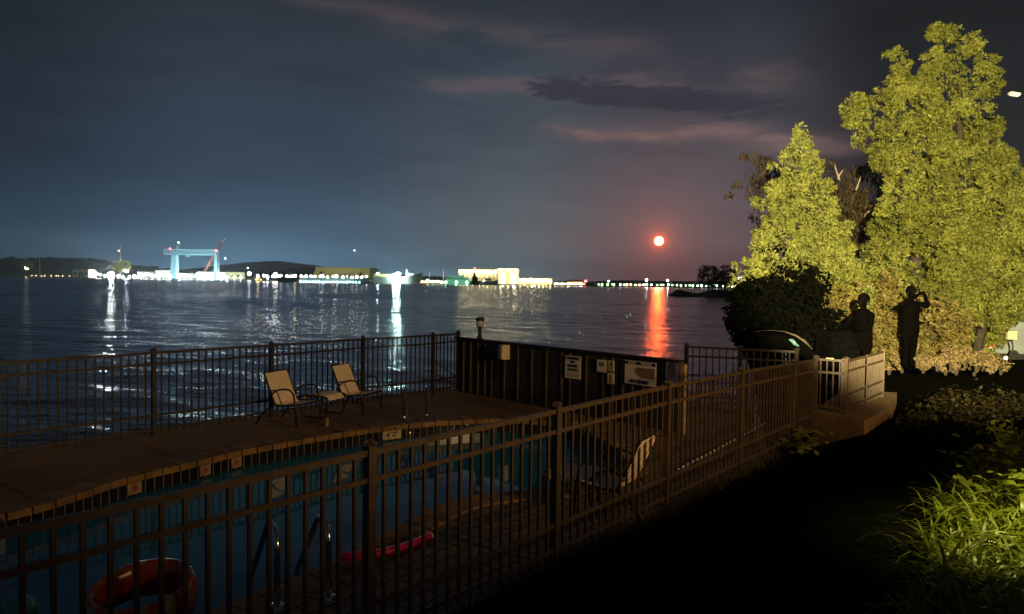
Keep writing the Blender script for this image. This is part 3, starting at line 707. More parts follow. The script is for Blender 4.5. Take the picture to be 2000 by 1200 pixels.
def axis_tree(name, label, Yd, prof, base_y, leafm, n_cl, lsize, seed, per=26, cat='tree', group=None, rough=.20, depth=.9, crad=.125, inner=.32, bark='bark', limbs=14, droop=.35, lobes=150, up_=.25, lf=.27):
    """A tree standing at distance Yd; prof gives height, axis offset and radius (sizes taken at that distance)."""
    r = np.random.default_rng(seed)
    rows = []
    for (cx, py, hw) in prof:
        p = D(cx, py, Yd); rows.append((p.z, p.x, hw*1.0*Yd/FPX))
    rows = sorted(rows); zs = np.array([q[0] for q in rows]); xs = np.array([q[1] for q in rows]); rs = np.array([q[2] for q in rows])
    bp_ = D(prof[-1][0], base_y, Yd); zb = bp_.z; bx = xs[0]
    e = empty(name, (bx, Yd, zb), 0, label, cat, group)
    # boughs: foliage hangs on separate lobes with dark gaps between them
    zz = np.linspace(zs[0], zs[-1], 200); ww = (np.interp(zz, zs, rs)+.06)**.85; cd = np.cumsum(ww); cd /= cd[-1]
    nl = int(lobes); lz = np.interp((np.arange(nl)+r.uniform(0, 1, nl))/nl, cd, zz); lth = r.uniform(0, 2*math.pi, nl)
    front = r.uniform(0, 1, nl) < .55; lth = np.where(front, r.uniform(math.pi*1.0, math.pi*2.0, nl), lth)
    lR = np.interp(lz, zs, rs); ls_ = np.clip(lR*lf, .10, .38)*r.uniform(.6, 1.35, nl)
    lrad = np.maximum(lR*r.uniform(.80, 1.20, nl)-ls_*.7, 0)
    ld = np.stack([np.cos(lth), np.sin(lth), np.full(nl, up_)], 1); ld /= np.linalg.norm(ld, axis=1, keepdims=True)
    lc = np.stack([np.interp(lz, zs, xs)-bx+lrad*np.cos(lth), lrad*np.sin(lth)*depth, lz-zb], 1)
    pk = r.choice(nl, n_cl, p=(ls_**1.35)/np.sum(ls_**1.35)); q = unit(n_cl, r)
    q += ld[pk]*.55; q /= np.linalg.norm(q, axis=1, keepdims=True)
    al = np.sum(q*ld[pk], 1)[:, None]
    cent = lc[pk]+(q*.85+ld[pk]*al*.55)*ls_[pk][:, None]*r.uniform(.55, 1.08, (n_cl, 1))
    ins = r.uniform(0, 1, n_cl) < inner*.22
    zi = np.interp(r.uniform(0, 1, n_cl), cd, zz); ti = r.uniform(0, 6.28, n_cl); ri = np.interp(zi, zs, rs)*r.uniform(.2, .62, n_cl)
    ci = np.stack([np.interp(zi, zs, xs)-bx+ri*np.cos(ti), ri*np.sin(ti)*depth, zi-zb], 1)
    cent = np.where(ins[:, None], ci, cent); outw = q
    cr_ = crad*r.uniform(.6, 1.35, n_cl)
    v, f = clumps(cent, outw, cr_, per, lsize*1.25, r, droop, .36)
    np_mesh('crown', v, f, leafm, e)
    H = zs[-1]-zb; tx = [np.interp(zb+H*q, zs, xs)-bx for q in (0, .3, .6, .92)]
    t_ = MB().tube([(tx[0], 0, -.2), (tx[1], 0, H*.3), (tx[2], 0, H*.6), (tx[3], 0, H*.92)], [max(.09, H*.022), H*.016, H*.010, H*.003], 9)
    for k in range(limbs):
        q = r.uniform(.15, .85); a = r.uniform(0, 6.28); rr = np.interp(zb+H*q, zs, rs)*.8; x0 = np.interp(zb+H*q, zs, xs)-bx
        t_.tube([(x0, 0, H*q-.1), (x0+rr*.5*math.cos(a), rr*.5*math.sin(a), H*q+.1), (x0+rr*math.cos(a), rr*math.sin(a), H*q+.12)], [H*.006, H*.004, H*.0015], 6)
    t_.build('trunk', M[bark], e, smooth=True)
    return e
LM = {}
LM['cedar'] = leaf_mat('cedar_foliage', (.060, .068, .012), (.26, .265, .050), .2)
LM['cedar2'] = leaf_mat('young_cedar_foliage', (.09, .10, .020), (.27, .28, .065), .2)
LM['dark'] = leaf_mat('shadow_black_foliage', (.0010, .0012, .0008), (.0026, .0030, .0013), .1, 1.3, .9, .02)  # near-black colour stands for a shadow cast on the foliage
LM['willow'] = leaf_mat('brown_willow_foliage', (.045, .032, .015), (.10, .070, .032), .25)
LM['dry'] = leaf_mat('dry_shrub_foliage', (.085, .070, .016), (.24, .185, .055), .3)
LM['bed'] = leaf_mat('bed_foliage', (.13, .10, .045), (.30, .22, .10), .3)
LM['lily'] = leaf_mat('daylily_leaf', (.10, .13, .012), (.26, .28, .03), .35, 2.0, .35)
LM['cover'] = leaf_mat('ground_cover_leaf', (.018, .015, .005), (.055, .042, .013), .3)
LM['far'] = leaf_mat('far_foliage', (.02, .028, .018), (.045, .06, .035), .2, .05)

axis_tree('cedar_tree', 'tallest floodlit cedar, its square-topped spire rising highest', 21.5,
          [(1852, 42, 22), (1856, 62, 40), (1860, 110, 48), (1864, 150, 60), (1868, 190, 54), (1872, 240, 60), (1880, 300, 66), (1884, 400, 80), (1884, 500, 90), (1880, 600, 90), (1872, 690, 64)], 712,
          LM['cedar'], 4600, .080, 11, 24, lobes=150, group='floodlit cedars')
axis_tree('cedar_tree', 'floodlit cedar with a lower pointed spire and a bulge to the left', 20.5,
          [(1754, 94, 6), (1755, 115, 24), (1754, 150, 38), (1750, 185, 58), (1742, 208, 74), (1750, 238, 76), (1762, 275, 76), (1768, 320, 84), (1788, 352, 60), (1796, 400, 64), (1794, 440, 76), (1790, 520, 90), (1790, 600, 92), (1798, 670, 74)], 712,
          LM['cedar'], 4000, .078, 12, 24, lobes=150, group='floodlit cedars')
axis_tree('cedar_tree', 'lower bushy cedar at the edge of the frame beside the tallest one', 20.0,
          [(1972, 292, 12), (1966, 325, 42), (1956, 370, 66), (1950, 440, 82), (1944, 520, 90), (1930, 590, 80), (1905, 634, 52)], 700,
          LM['cedar'], 3200, .076, 13, 24, lobes=110, group='floodlit cedars')
axis_tree('young_cedar_tree', 'young conical cedar with a bare tip left of the big cedars', 18.5,
          [(1566, 252, 3), (1566, 275, 9), (1560, 300, 28), (1557, 340, 42), (1556, 385, 58), (1558, 430, 66), (1562, 480, 78), (1574, 530, 96), (1590, 570, 112), (1596, 620, 108), (1592, 670, 80)], 705,
          LM['cedar2'], 3400, .072, 14, 24, inner=.5, lobes=320, up_=.8, lf=.17)
# willow behind: sparse hanging sprays and pale bare branches
def willow():
    r = np.random.default_rng(5); Yd = 27.0; k = Yd/FPX; b = D(1668, 700, Yd)
    e = empty('willow_tree', b, 0, 'dim sparse tree with pale bare branches behind the young cedar', 'tree')
    tr = MB(); H = (700-300)*k
    tr.tube([(0, 0, -.3), (.05, 0, H*.35), (-.1, 0, H*.62)], [.22, .16, .10], 9)
    tips = [(1430, 362), (1470, 300), (1520, 300), (1500, 330), (1600, 310), (1640, 330), (1680, 330), (1712, 345), (1735, 372), (1755, 395), (1480, 440), (1720, 440), (1695, 420), (1470, 350), (1660, 380), (1620, 350)]
    cs = []
    for tx, ty in tips:
        p = D(tx, ty, Yd+r.uniform(-1.2, 1.2))-b; z0 = H*r.uniform(.38, .62)
        m_ = Vector((p.x*.45, p.y*.5, (z0+p.z)/2+.35)); tr.tube([(0, 0, z0), m_, p], [.055, .035, .010], 6)
        for q in range(13):
            f = r.uniform(.40, 1.0); c = Vector((0, 0, z0)).lerp(p, f)+Vector(r.normal(0, .22, 3)); cs.append(c)
    tr.build('trunk', M['bark'], e, smooth=True)
    for a_, b2, c_ in (((1688, 425), (1700, 405), (1722, 388)), ((1690, 420), (1712, 402), (1722, 395)), ((1672, 372), (1678, 355), (1682, 342)), ((1640, 352), (1634, 335), (1630, 322)), ((1636, 350), (1642, 338), (1647, 332)), ((1510, 318), (1522, 332), (1535, 346))):
        MB().tube([D(*q, Yd-1.3)-b for q in (a_, b2, c_)], [.035, .026, .012], 6).build('bare_branch', M['palebark'], e)
    cent = np.array([tuple(c) for c in cs]); out = unit(len(cent), r); out[:, 2] = -.6
    v, f = clumps(cent, out, r.uniform(.2, .42, len(cent)), 38, .19, r, 1.4, .28)
    z2 = r.uniform(0, 1, 420); c2 = np.stack([r.normal(.1, 1.0, 420), r.normal(0, .8, 420), H*(.15+.62*z2)], 1)
    v2, f2 = clumps(c2, unit(420, r), r.uniform(.15, .3, 420), 16, .14, r, 1.2, .25)
    np_mesh('crown', np.concatenate([v, v2]), np.concatenate([f, f2+len(v)]), LM['willow'], e)
willow()
def shrub(name, label, cx, cy, hw, hh, Yd, m, n, ls, seed, group=None, base=None, per=24, droop=.2, crad=.16):
    r = np.random.default_rng(seed); k = Yd/FPX; c = D(cx, cy, Yd); by = D(cx, base if base else cy+hh, Yd).z
    e = empty(name, (c.x, c.y, by), 0, label, 'shrub', group)
    d = unit(n, r); q = r.uniform(.55, 1.0, (n, 1)); cen = d*q*np.array([hw*k, hw*k*.7, hh*k])+np.array([0, 0, c.z-by])
    cen *= (1+.20*np.sin(cen[:, 2]*5+seed)*np.cos(cen[:, 0]*6+seed*2)+.17*r.normal(size=n))[:, None]*np.array([1, 1, .92])
    v, f = clumps(cen, d, crad*r.uniform(.6, 1.4, n), per, ls, r, droop); np_mesh('foliage', v, f, m, e)
    t_ = MB()
    for i in range(7):
        a = r.uniform(0, 6.28); t_.tube([(0, 0, -.1), (.2*hw*k*math.cos(a), .2*hw*k*math.sin(a), hh*k*.6), (.6*hw*k*math.cos(a), .6*hw*k*math.sin(a), hh*k*1.3)], [.03, .02, .006], 5)
    t_.build('stem', M['bark'], e)
    return e
shrub('shadow_shrub', 'shrub coloured black as shadow, its flat top against the young cedar', 1538, 610, 68, 80, 14.6, LM['dark'], 330, .10, 21, 'shrubs coloured as shadow')
shrub('shadow_shrub', 'shrub coloured black as shadow, reaching farthest over the water', 1468, 622, 42, 66, 15.0, LM['dark'], 200, .10, 22, 'shrubs coloured as shadow')
shrub('shadow_shrub', 'low shrub coloured black as shadow, next to the shadow figure', 1612, 650, 42, 45, 14.8, LM['dark'], 160, .10, 23, 'shrubs coloured as shadow')
shrub('pale_shrub', 'straggly pale leafed bough over the white lit tower', 1458, 523, 30, 11, 17.0, LM['cedar2'], 46, .09, 24, None, 690)
shrub('dry_shrub', 'tan dry shrub between the two shadow figures', 1722, 640, 44, 78, 17.2, LM['dry'], 300, .10, 25, 'dry shrubs under the cedars')
shrub('dry_shrub', 'tan dry shrub right of the shadow figure with raised elbows', 1838, 655, 44, 66, 17.6, LM['dry'], 270, .10, 26, 'dry shrubs under the cedars')
shrub('dry_shrub', 'small brown shrub above the black shadow block', 1632, 608, 34, 36, 16.4, LM['dry'], 150, .09, 27, 'dry shrubs under the cedars', 700)
shrub('leafy_shrub', 'yellow-green leafy shrub filling the gap under the cedars', 1690, 585, 60, 50, 18.6, LM['cedar2'], 520, .08, 28, None, 705, crad=.13)
# low bed under the cedars
rr = np.random.default_rng(31); lows = [(1800, 712), (1832, 708), (1862, 704), (1888, 700), (1905, 708), (1925, 706), (1940, 714), (1762, 712), (1846, 716), (1872, 716), (1900, 718), (1960, 716), (1735, 716)]
for i, (px, py) in enumerate(lows):
    shrub('stonecrop_plant', 'pale tan leafy plant in the lit bed under the cedars', px+rr.uniform(-5, 5), py-6, rr.uniform(10, 24), rr.uniform(7, 15), 15.6+.12*i, LM['bed'], 40, .065, 40+i, 'pale plants in the lit bed', py+8, 14, .0, .09)

# ------------------------------------------------------------------ garden in front: dim ground cover, lit strap-leaf plants
r = np.random.default_rng(77); n = 5200
s_ = r.uniform(7.6, 15.5, n); q_ = r.uniform(0, 1, n); px_ = None
C = []
for i in range(n):
    sx = s_[i]; nn = FN-.9-5.6*q_[i]
    p = sn(sx, nn); 
    pxx = 1000+FPX*p.x/max(.1, p.y); 
    pyy = 559+FPX*(CAM_H-zg(sx, nn))/p.y
    lim = 838-.02*(pxx-1700)
    if 1690 < pxx < 2080 and 735 < pyy < lim+10*math.sin(pxx*.05): C.append((p.x, p.y, zg(sx, nn)+.03+.10*abs(r.normal())))
C = np.array(C); k = 5
Cc = np.repeat(C, k, 0)+r.normal(0, .06, (len(C)*k, 3)); ax = unit(len(Cc), r)*np.array([1, 1, .4]); nm = unit(len(Cc), r)*.5+np.array([0, 0, 1])
L = r.uniform(.05, .12, len(Cc)); v, f = leaves(Cc, ax, nm, L, L*.6)
gc = np_mesh('ground_cover', v, f, LM['cover']); tag(gc, 'dim leafy ground cover beyond the dark lawn', 'ground cover', kind='stuff')
def strap_plant(seed, nl, h):
    r = np.random.default_rng(seed); V, F = [], []
    for i in range(nl):
        a = r.uniform(0, 6.28); ln = h*.62*r.uniform(.5, 1.25); wd_ = r.uniform(.007, .017); el_ = r.uniform(.5, 1.35); seg = 5; o = len(V)
        d = np.array([math.cos(a), math.sin(a)]); x = y = 0.0; p = np.array([r.normal(0, .05), r.normal(0, .05), 0.0]); ang = el_
        for s in range(seg+1):
            f_ = s/seg; w_ = wd_*(1-.9*f_**2.2)*(.55+.9*min(f_*3, 1)*.5); sd = np.array([-d[1], d[0], 0])
            V += [p-sd*w_, p+sd*w_+np.array([0, 0, .004])]
            p = p+np.array([d[0]*math.cos(ang), d[1]*math.cos(ang), math.sin(ang)])*ln/seg; ang -= r.uniform(.18, .55)
        for s in range(seg): q = o+2*s; F.append((q, q+1, q+3, q+2))
    return np.array(V), np.array(F)
protos = []
for k in range(5):
    v, f = strap_plant(100+k, 40, (.55, .7, .62, .8, .5)[k])
    o = np_mesh('strap_leaf_plant', v, f, LM['lily']); protos.append(o)
spots = []
r = np.random.default_rng(4)
for i in range(1500):
    px, py = r.uniform(1700, 2120), r.uniform(880, 1330)
    lim = 1990-(py-850)*.40 if py < 1200 else 1850
    if px < lim-90*r.uniform(0, 1)**3: continue
    p = G(px, py, .0)
    if any((p.xy-Vector(q)).length < .135 for q in spots): continue
    spots.append((p.x, p.y))
for i, q in enumerate(spots):
    o = protos[i] if i < 5 else protos[i % 5].copy()
    if i >= 5: col.objects.link(o)
    o.location = (q[0], q[1], zg(U.dot(Vector(q)), N.dot(Vector(q)))-.01); o.rotation_euler.z = r.uniform(0, 6.28); s = r.uniform(.8, 1.2); o.scale = (s, s, s)
    tag(o, 'yellow-green strap-leafed plant in the bed beside the dark lawn', 'plant', 'strap-leafed plants in the garden bed')
# broad-leafed plants mixed in at the back of the bed
def broad(px, py, h, seed, label):
    r = np.random.default_rng(seed); p = G(px, py, 0); e = empty('broad_leaf_plant', p, 0, label, 'plant', 'broad-leafed plants in the garden bed')
    n = 46; t_ = MB()
    C = np.stack([r.normal(0, .16, n), r.normal(0, .16, n), h*r.uniform(.25, 1, n)], 1); ax = unit(n, r)*np.array([1, 1, .35]); nm = unit(n, r)*.4+np.array([-.2, -.3, 1])
    L = r.uniform(.07, .15, n); v, f = leaves(C, ax, nm, L, L*.55); np_mesh('foliage', v, f, LM['lily'], e)
    for i in range(9): t_.tube([(0, 0, 0), tuple(C[i]*.6), tuple(C[i])], [.006, .005, .003], 5)
    t_.build('stem', LM['cover'], e)
broad(1955, 905, .5, 1, 'broad-leafed plant with bright round leaves at the top of the lit bed'); broad(1985, 945, .5, 2, 'broad-leafed plant at the frame edge beside the round-leafed one')
broad(1925, 930, .35, 3, 'low broad-leafed plant on the shaded side of the round-leafed one'); broad(1960, 1010, .45, 4, 'broad-leafed plant halfway down the lit bed')
broad(1575, 872, .22, 5, 'small dark plant growing at the foot of the last fence post'); broad(1552, 885, .18, 6, 'tiny dark plant before the last fence panel')
# grass blades along the fence foot
r = np.random.default_rng(9); V, F = [], []
for i in range(5000):
    s = r.uniform(-1.5, 9.2); nn = FN-abs(r.normal(0, .07))-.02; p = sn(s, nn, zg(s, nn)); h = r.uniform(.02, .07); a = r.uniform(0, 6.28); o = len(V)
    V += [(p.x-.003, p.y, p.z), (p.x+.003, p.y, p.z), (p.x+h*.4*math.cos(a), p.y+h*.4*math.sin(a), p.z+h)]; F.append((o, o+1, o+2))
tag(np_mesh('grass', np.array(V), np.array(F), LM['cover']), 'short grass along the foot of the brown fence', 'grass', kind='stuff')

# ------------------------------------------------------------------ solid figures standing in for shadows cast on the foliage
def skin_body(name, J, Ed, parent, m, loc=None):
    names = list(J); me = bpy.data.meshes.new(name); me.from_pydata([J[k][0] for k in names], [(names.index(a), names.index(b)) for a, b in Ed], [])
    o = bpy.data.objects.new(name, me); col.objects.link(o)
    sk = o.modifiers.new('s', 'SKIN'); sk.use_smooth_shade = True
    for i, k in enumerate(names):
        rr = J[k][1]; me.skin_vertices[0].data[i].radius = rr if isinstance(rr, tuple) else (rr, rr)
    me.skin_vertices[0].data[names.index('pelvis')].use_root = True
    sb = o.modifiers.new('u', 'SUBSURF'); sb.levels = 2; sb.render_levels = 2
    bpy.context.view_layer.update()
    nm = bpy.data.meshes.new_from_object(o.evaluated_get(bpy.context.evaluated_depsgraph_get())); bpy.data.objects.remove(o)
    nm.name = name; nm.materials.clear(); nm.materials.append(m); nm.polygons.foreach_set('use_smooth', [True]*len(nm.polygons))
    o = bpy.data.objects.new(name, nm); col.objects.link(o)
    if parent: o.parent = parent
    if loc is not None: o.location = loc
    return o
def shadow_figure(loc, rz, pose, label):
    e = empty('shadow_figure', loc, rz, label, 'shadow_figure')
    J = {'pelvis': ((0, 0, .95), (.15, .105)), 'waist': ((0, 0, 1.08), (.155, .11)), 'chest': ((0, .01, 1.28), (.165, .11)), 'neck0': ((0, .01, 1.44), (.075, .07)), 'neck': ((0, 0, 1.51), (.052, .052)),
         'head0': ((0, -.015, 1.585), (.078, .09)), 'head': ((0, -.01, 1.665), (.082, .098)), 'crown': ((0, 0, 1.725), (.05, .06))}
    Ed = [('pelvis', 'waist'), ('waist', 'chest'), ('chest', 'neck0'), ('neck0', 'neck'), ('neck', 'head0'), ('head0', 'head'), ('head', 'crown')]
    for s, k in ((-1, 'l'), (1, 'r')):
        J['hip'+k] = ((s*.095, 0, .90), .105); J['knee'+k] = ((s*.085, -.01, .50), .072); J['calf'+k] = ((s*.083, .02, .34), .066); J['ank'+k] = ((s*.08, .02, .09), .055); J['toe'+k] = ((s*.09, -.15, .035), (.042, .03))
        Ed += [('pelvis', 'hip'+k), ('hip'+k, 'knee'+k), ('knee'+k, 'calf'+k), ('calf'+k, 'ank'+k), ('ank'+k, 'toe'+k)]
        sh, el_, wr, hd = pose[k]
        J['sh'+k] = (sh, .070); J['el'+k] = (el_, .062); J['wr'+k] = (wr, .036); J['pa'+k] = (hd, (.038, .02))
        Ed += [('chest', 'sh'+k), ('sh'+k, 'el'+k), ('el'+k, 'wr'+k), ('wr'+k, 'pa'+k)]
        dv = (Vector(hd)-Vector(wr)).normalized(); sd = dv.cross(Vector((0, 1, 0))).normalized()
        for q, (o_, l_) in enumerate(((-.03, .062), (-.010, .075), (.010, .07), (.03, .055))):
            b_ = Vector(hd)+sd*o_; J['f%s%d' % (k, q)] = (tuple(b_+dv*.03), .009); J['g%s%d' % (k, q)] = (tuple(b_+dv*(.03+l_*.6)+Vector((0, -.02, 0))), .0075)
            Ed += [('pa'+k, 'f%s%d' % (k, q)), ('f%s%d' % (k, q), 'g%s%d' % (k, q))]
        J['th'+k] = (tuple(Vector(hd)-sd*.05-dv*.0), .010); Ed.append(('wr'+k, 'th'+k))
    if 'lean' in pose:
        for k in list(J):
            p, rr = J[k]
            if p[2] > .95: J[k] = ((p[0]+pose['lean']*(p[2]-.95)**1.2, p[1], .95+(p[2]-.95)*.97), rr)
    b_ = skin_body('body', J, Ed, e, M['figure_shade'])
    jk = MB(); prof = [(.185, .72), (.200, .78), (.198, .95), (.185, 1.10), (.195, 1.28), (.178, 1.40), (.10, 1.475)]; q_ = 20
    for rr_, z_ in prof:
        for k in range(q_):
            a_ = 6.2832*k/q_; fl = 1+.035*math.sin(5*a_+z_*9)*(1.5-z_); jk.v.append((rr_*fl*math.cos(a_), rr_*.68*fl*math.sin(a_), z_))
    jk.f = [(i*q_+k, i*q_+(k+1) % q_, (i+1)*q_+(k+1) % q_, (i+1)*q_+k) for i in range(len(prof)-1) for k in range(q_)]
    jk.build('jacket', M['figure_shade'], e, smooth=True)
    hp_ = Vector(J['head'][0])
    hb = MB().ball(hp_+Vector((0, .018, .022)), .108, 12, 1.02).build('hair', M['cover'], e, smooth=True)
    fc = MB().ball(hp_+Vector((0, -.088, -.035)), .016, 6).ball(hp_+Vector((-.032, -.082, .0)), .011, 6).ball(hp_+Vector((.032, -.082, .0)), .011, 6).box(hp_+Vector((0, -.088, -.08)), (.045, .012, .01)).ball(hp_+Vector((-.085, 0, -.02)), .022, 6).ball(hp_+Vector((.085, 0, -.02)), .022, 6).build('face', M['skin'], e, smooth=True)
    return e
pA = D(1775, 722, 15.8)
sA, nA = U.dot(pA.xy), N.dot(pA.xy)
e = shadow_figure((pA.x, pA.y, pA.z), R(10), {'l': ((-.185, .0, 1.405), (-.345, -.10, 1.36), (-.10, -.28, 1.58), (-.055, -.29, 1.62)), 'r': ((.185, .0, 1.405), (.345, -.10, 1.36), (.10, -.28, 1.58), (.055, -.29, 1.62))},
           'black figure with both elbows raised, standing in for a shadow on the cedars')
ph_ = MB().box((0, -.315, 1.64), (.15, .012, .075)).build('shadow_phone', M['cover']); ph_.location = e.location; ph_.rotation_euler.z = R(10); tag(ph_, 'dark slab at the raised hands, part of the shadow figure', 'shadow_phone')  # slab completes the outline of the shadow stand-in
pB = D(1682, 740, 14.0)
shadow_figure((pB.x, pB.y, ZP), R(-60), {'l': ((-.18, .0, 1.40), (-.24, -.16, 1.16), (-.20, -.40, 1.10), (-.20, -.47, 1.09)), 'r': ((.18, 0, 1.40), (.24, -.14, 1.16), (.20, -.38, 1.10), (.20, -.45, 1.09)), 'lean': .0},
       'black figure behind the landing railing, standing in for a shadow on the foliage')

# ------------------------------------------------------------------ things on the right
# near-black block put in for a shadow, left of that figure
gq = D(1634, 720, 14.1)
e = empty('shadow_block', (gq.x, gq.y, ZP), R(15), 'broad black block standing in for a shadow beside the shrubs', 'shade_block')
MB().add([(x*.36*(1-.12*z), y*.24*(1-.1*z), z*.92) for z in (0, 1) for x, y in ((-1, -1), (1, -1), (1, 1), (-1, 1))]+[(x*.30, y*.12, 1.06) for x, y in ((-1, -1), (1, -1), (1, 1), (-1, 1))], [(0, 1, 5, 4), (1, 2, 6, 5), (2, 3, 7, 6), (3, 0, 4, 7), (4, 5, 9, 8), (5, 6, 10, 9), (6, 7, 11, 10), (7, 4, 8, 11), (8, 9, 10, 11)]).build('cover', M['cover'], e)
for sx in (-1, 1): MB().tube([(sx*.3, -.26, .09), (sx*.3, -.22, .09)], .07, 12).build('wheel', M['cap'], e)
# small covered boat on the bank: dark hull, pale gunwale, windscreen
bq = D(1524, 708, 13.6); mpx = 13.6/FPX
e = empty('covered_boat', (bq.x, bq.y, bq.z), 0, 'dark covered boat with a pale curved gunwale before the black shrubs', 'boat')
cv = [(-55, 58), (-40, 62), (-15, 62), (5, 60), (25, 53), (42, 42), (58, 26)]
up = [Vector((x*mpx, 0, z*mpx)) for x, z in cv]
hul = MB(); K_ = len(up); vs = []
for q, dz, y in ((1, 0, -.05), (.98, -.10, -.28), (.9, -.42, -.22), (.9, -.42, .5), (1, 0, .55)):
    for p in up: vs.append((p.x*q, y, max(0, p.z+dz*(p.z/.6))))
fs = [(j*K_+i, j*K_+i+1, (j+1)*K_+i+1, (j+1)*K_+i) for j in range(4) for i in range(K_-1)]+[(4*K_+i, 4*K_+i+1, i+1, i) for i in range(K_-1)]
hul.add(vs, fs).build('hull', M['cover'], e, smooth=True)
gm = MB(); 
gm.tube([p+Vector((0, -.06, .006)) for p in up], [.002, .002, .003, .006, .024, .036, .030], 8); gm.build('gunwale', mat('pale_gunwale', (.07, .05, .034), .5, 0, .3, 9), e, smooth=True)
MB().slab([(3*mpx, -.30, 48*mpx), (12*mpx, -.30, 48*mpx), (24*mpx, -.31, 34*mpx), (14*mpx, -.32, 36*mpx)], (0, .01, 0)).build('windscreen', mat('teal_glass', (.10, .22, .24), .08, 0, .5, 14, .5, 20), e)
for x, z in ((-39, 12), (-3, 22)): MB().tube([(x*mpx, -.34, -.3), (x*mpx, -.34, z*mpx)], .012, 6).build('cover_pole', M['chairframe'], e)
# pale trailer side with meter box
tq = D(1935, 690, 21.8); k = 21.8/FPX
e = empty('camper_trailer', (tq.x, tq.y, tq.z), R(-8), 'pale camper side with a peach panel showing under the cedar boughs', 'trailer')
MB().box((-28*k, .4, .62), (66*k, .8, 1.24)).build('peach_panel', mat('peach_paint', (.26, .15, .10), .5, 0, .1, 4), e)
MB().box((36*k, .42, .62), (60*k, .84, 1.24)).build('grey_panel', mat('pale_grey_panel', (.22, .25, .26), .45, 0, .12, 3), e)
MB().box((4*k, .2, 1.27), (132*k, 1.3, .05)).build('roof_edge', M['white'], e)
MB().box((34*k, .1, -.14), (70*k, .5, .27)).build('skirt', M['cap'], e)
for x in (-20, 40): MB().tube([(x*k, -.02, -.06), (x*k, .18, -.06)], .17, 16).build('wheel', M['cap'], e)
mq = D(1974, 690, 20.6)
e = empty('meter_post', (mq.x, mq.y, mq.z), R(-8), 'beige meter box on a bent pipe before the pale camper', 'meter box')
MB().box((0, 0, .50), (.24, .12, .235)).build('box', M['beige'], e); MB().tube([(-.02, .02, -.1), (.05, .02, .05), (.06, .02, .2), (.0, .02, .40)], .022, 8).build('pipe', M['cap'], e, smooth=True)
bq2 = D(1932, 684, 20.8); e = empty('barrier_arm', bq2, 0, 'tilted red and white barrier board before the pale camper', 'barrier')
mb = MB(); mb.box((0, 0, .10), (.34, .02, .05), M3=Matrix.Rotation(R(-14), 3, 'Y')); mb.build('board', mat('red_board', (.38, .05, .05), .5), e)
mb = MB(); mb.box((.01, -.012, .062), (.30, .01, .028), M3=Matrix.Rotation(R(-14), 3, 'Y')); mb.build('white_stripe', M['white'], e)
for x in (-.12, .1): MB().box((x, .02, -.05), (.02, .02, .3)).build('leg', M['white'], e)
# small lit garden lamp
lq = D(1964, 712, 15.4); e = empty('garden_lamp', lq, 0, 'small glowing garden lamp in the bed below the camper', 'lamp')
MB().tube([(0, 0, -.1), (0, 0, .10)], .012, 6).build('stake', M['cap'], e); MB().lathe([(.02, .10), (.035, .12), (.035, .15), (.012, .17)], (0, 0, 0), 10).build('lens', glow('warm_garden_glow', (1, .72, .38), 3.0), e)
# street lamp reaching into the frame
sq = D(2130, 700, 15.0); hq = D(1981, 184, 15.0)
e = empty('street_lamp', (sq.x, sq.y, sq.z), 0, 'street lamp head jutting in beside the tallest cedar', 'street lamp')
hz = hq.z-sq.z
MB().tube([(0, 0, -.2), (0, 0, hz*.98), (-.12, 0, hz+.02), (-.35, 0, hz+.03)], [.06, .045, .035, .03], 10).build('pole', M['chairframe'], e, smooth=True)
hx = hq.x-sq.x
MB().box((hx, 0, .0+hz), (.20, .10, .045), M3=Matrix.Rotation(R(8), 3, 'Y')).build('lamp_head', mat('pale_lamp_housing', (.55, .52, .47), .4), e)
MB().box((hx, 0, hz-.034), (.15, .07, .012), M3=Matrix.Rotation(R(8), 3, 'Y')).build('lens', glow('lamp_lens_glow', (1, .96, .9), .3), e)
# buoys
for px, py, lab in ((1231, 614, 'taller of two pale buoys floating left of the moon path'), (1224.5, 617, 'smaller of two pale buoys floating left of the moon path')):
    p = G(px, py+3, ZW); k = p.y/FPX; b = empty('buoy', (p.x, p.y, ZW), 0, lab, 'buoy', 'pale buoys on the bay')
    h = (5.5 if 'taller' in lab else 4)*k
    MB().lathe([(1.0*k, -.1), (1.5*k, .1*h), (1.3*k, h*.6), (.5*k, h)], (0, 0, 0), 10).build('float', mat('glowing_buoy', (.5, .62, .55), .4, emit=((.7, .9, .8), .25)), b, smooth=True)  # float glows faintly in place of light caught on it
    MB().lathe([(.3*k, h), (.3*k, h+1.2*k)], (0, 0, 0), 6).build('staff', M['cap'], b)
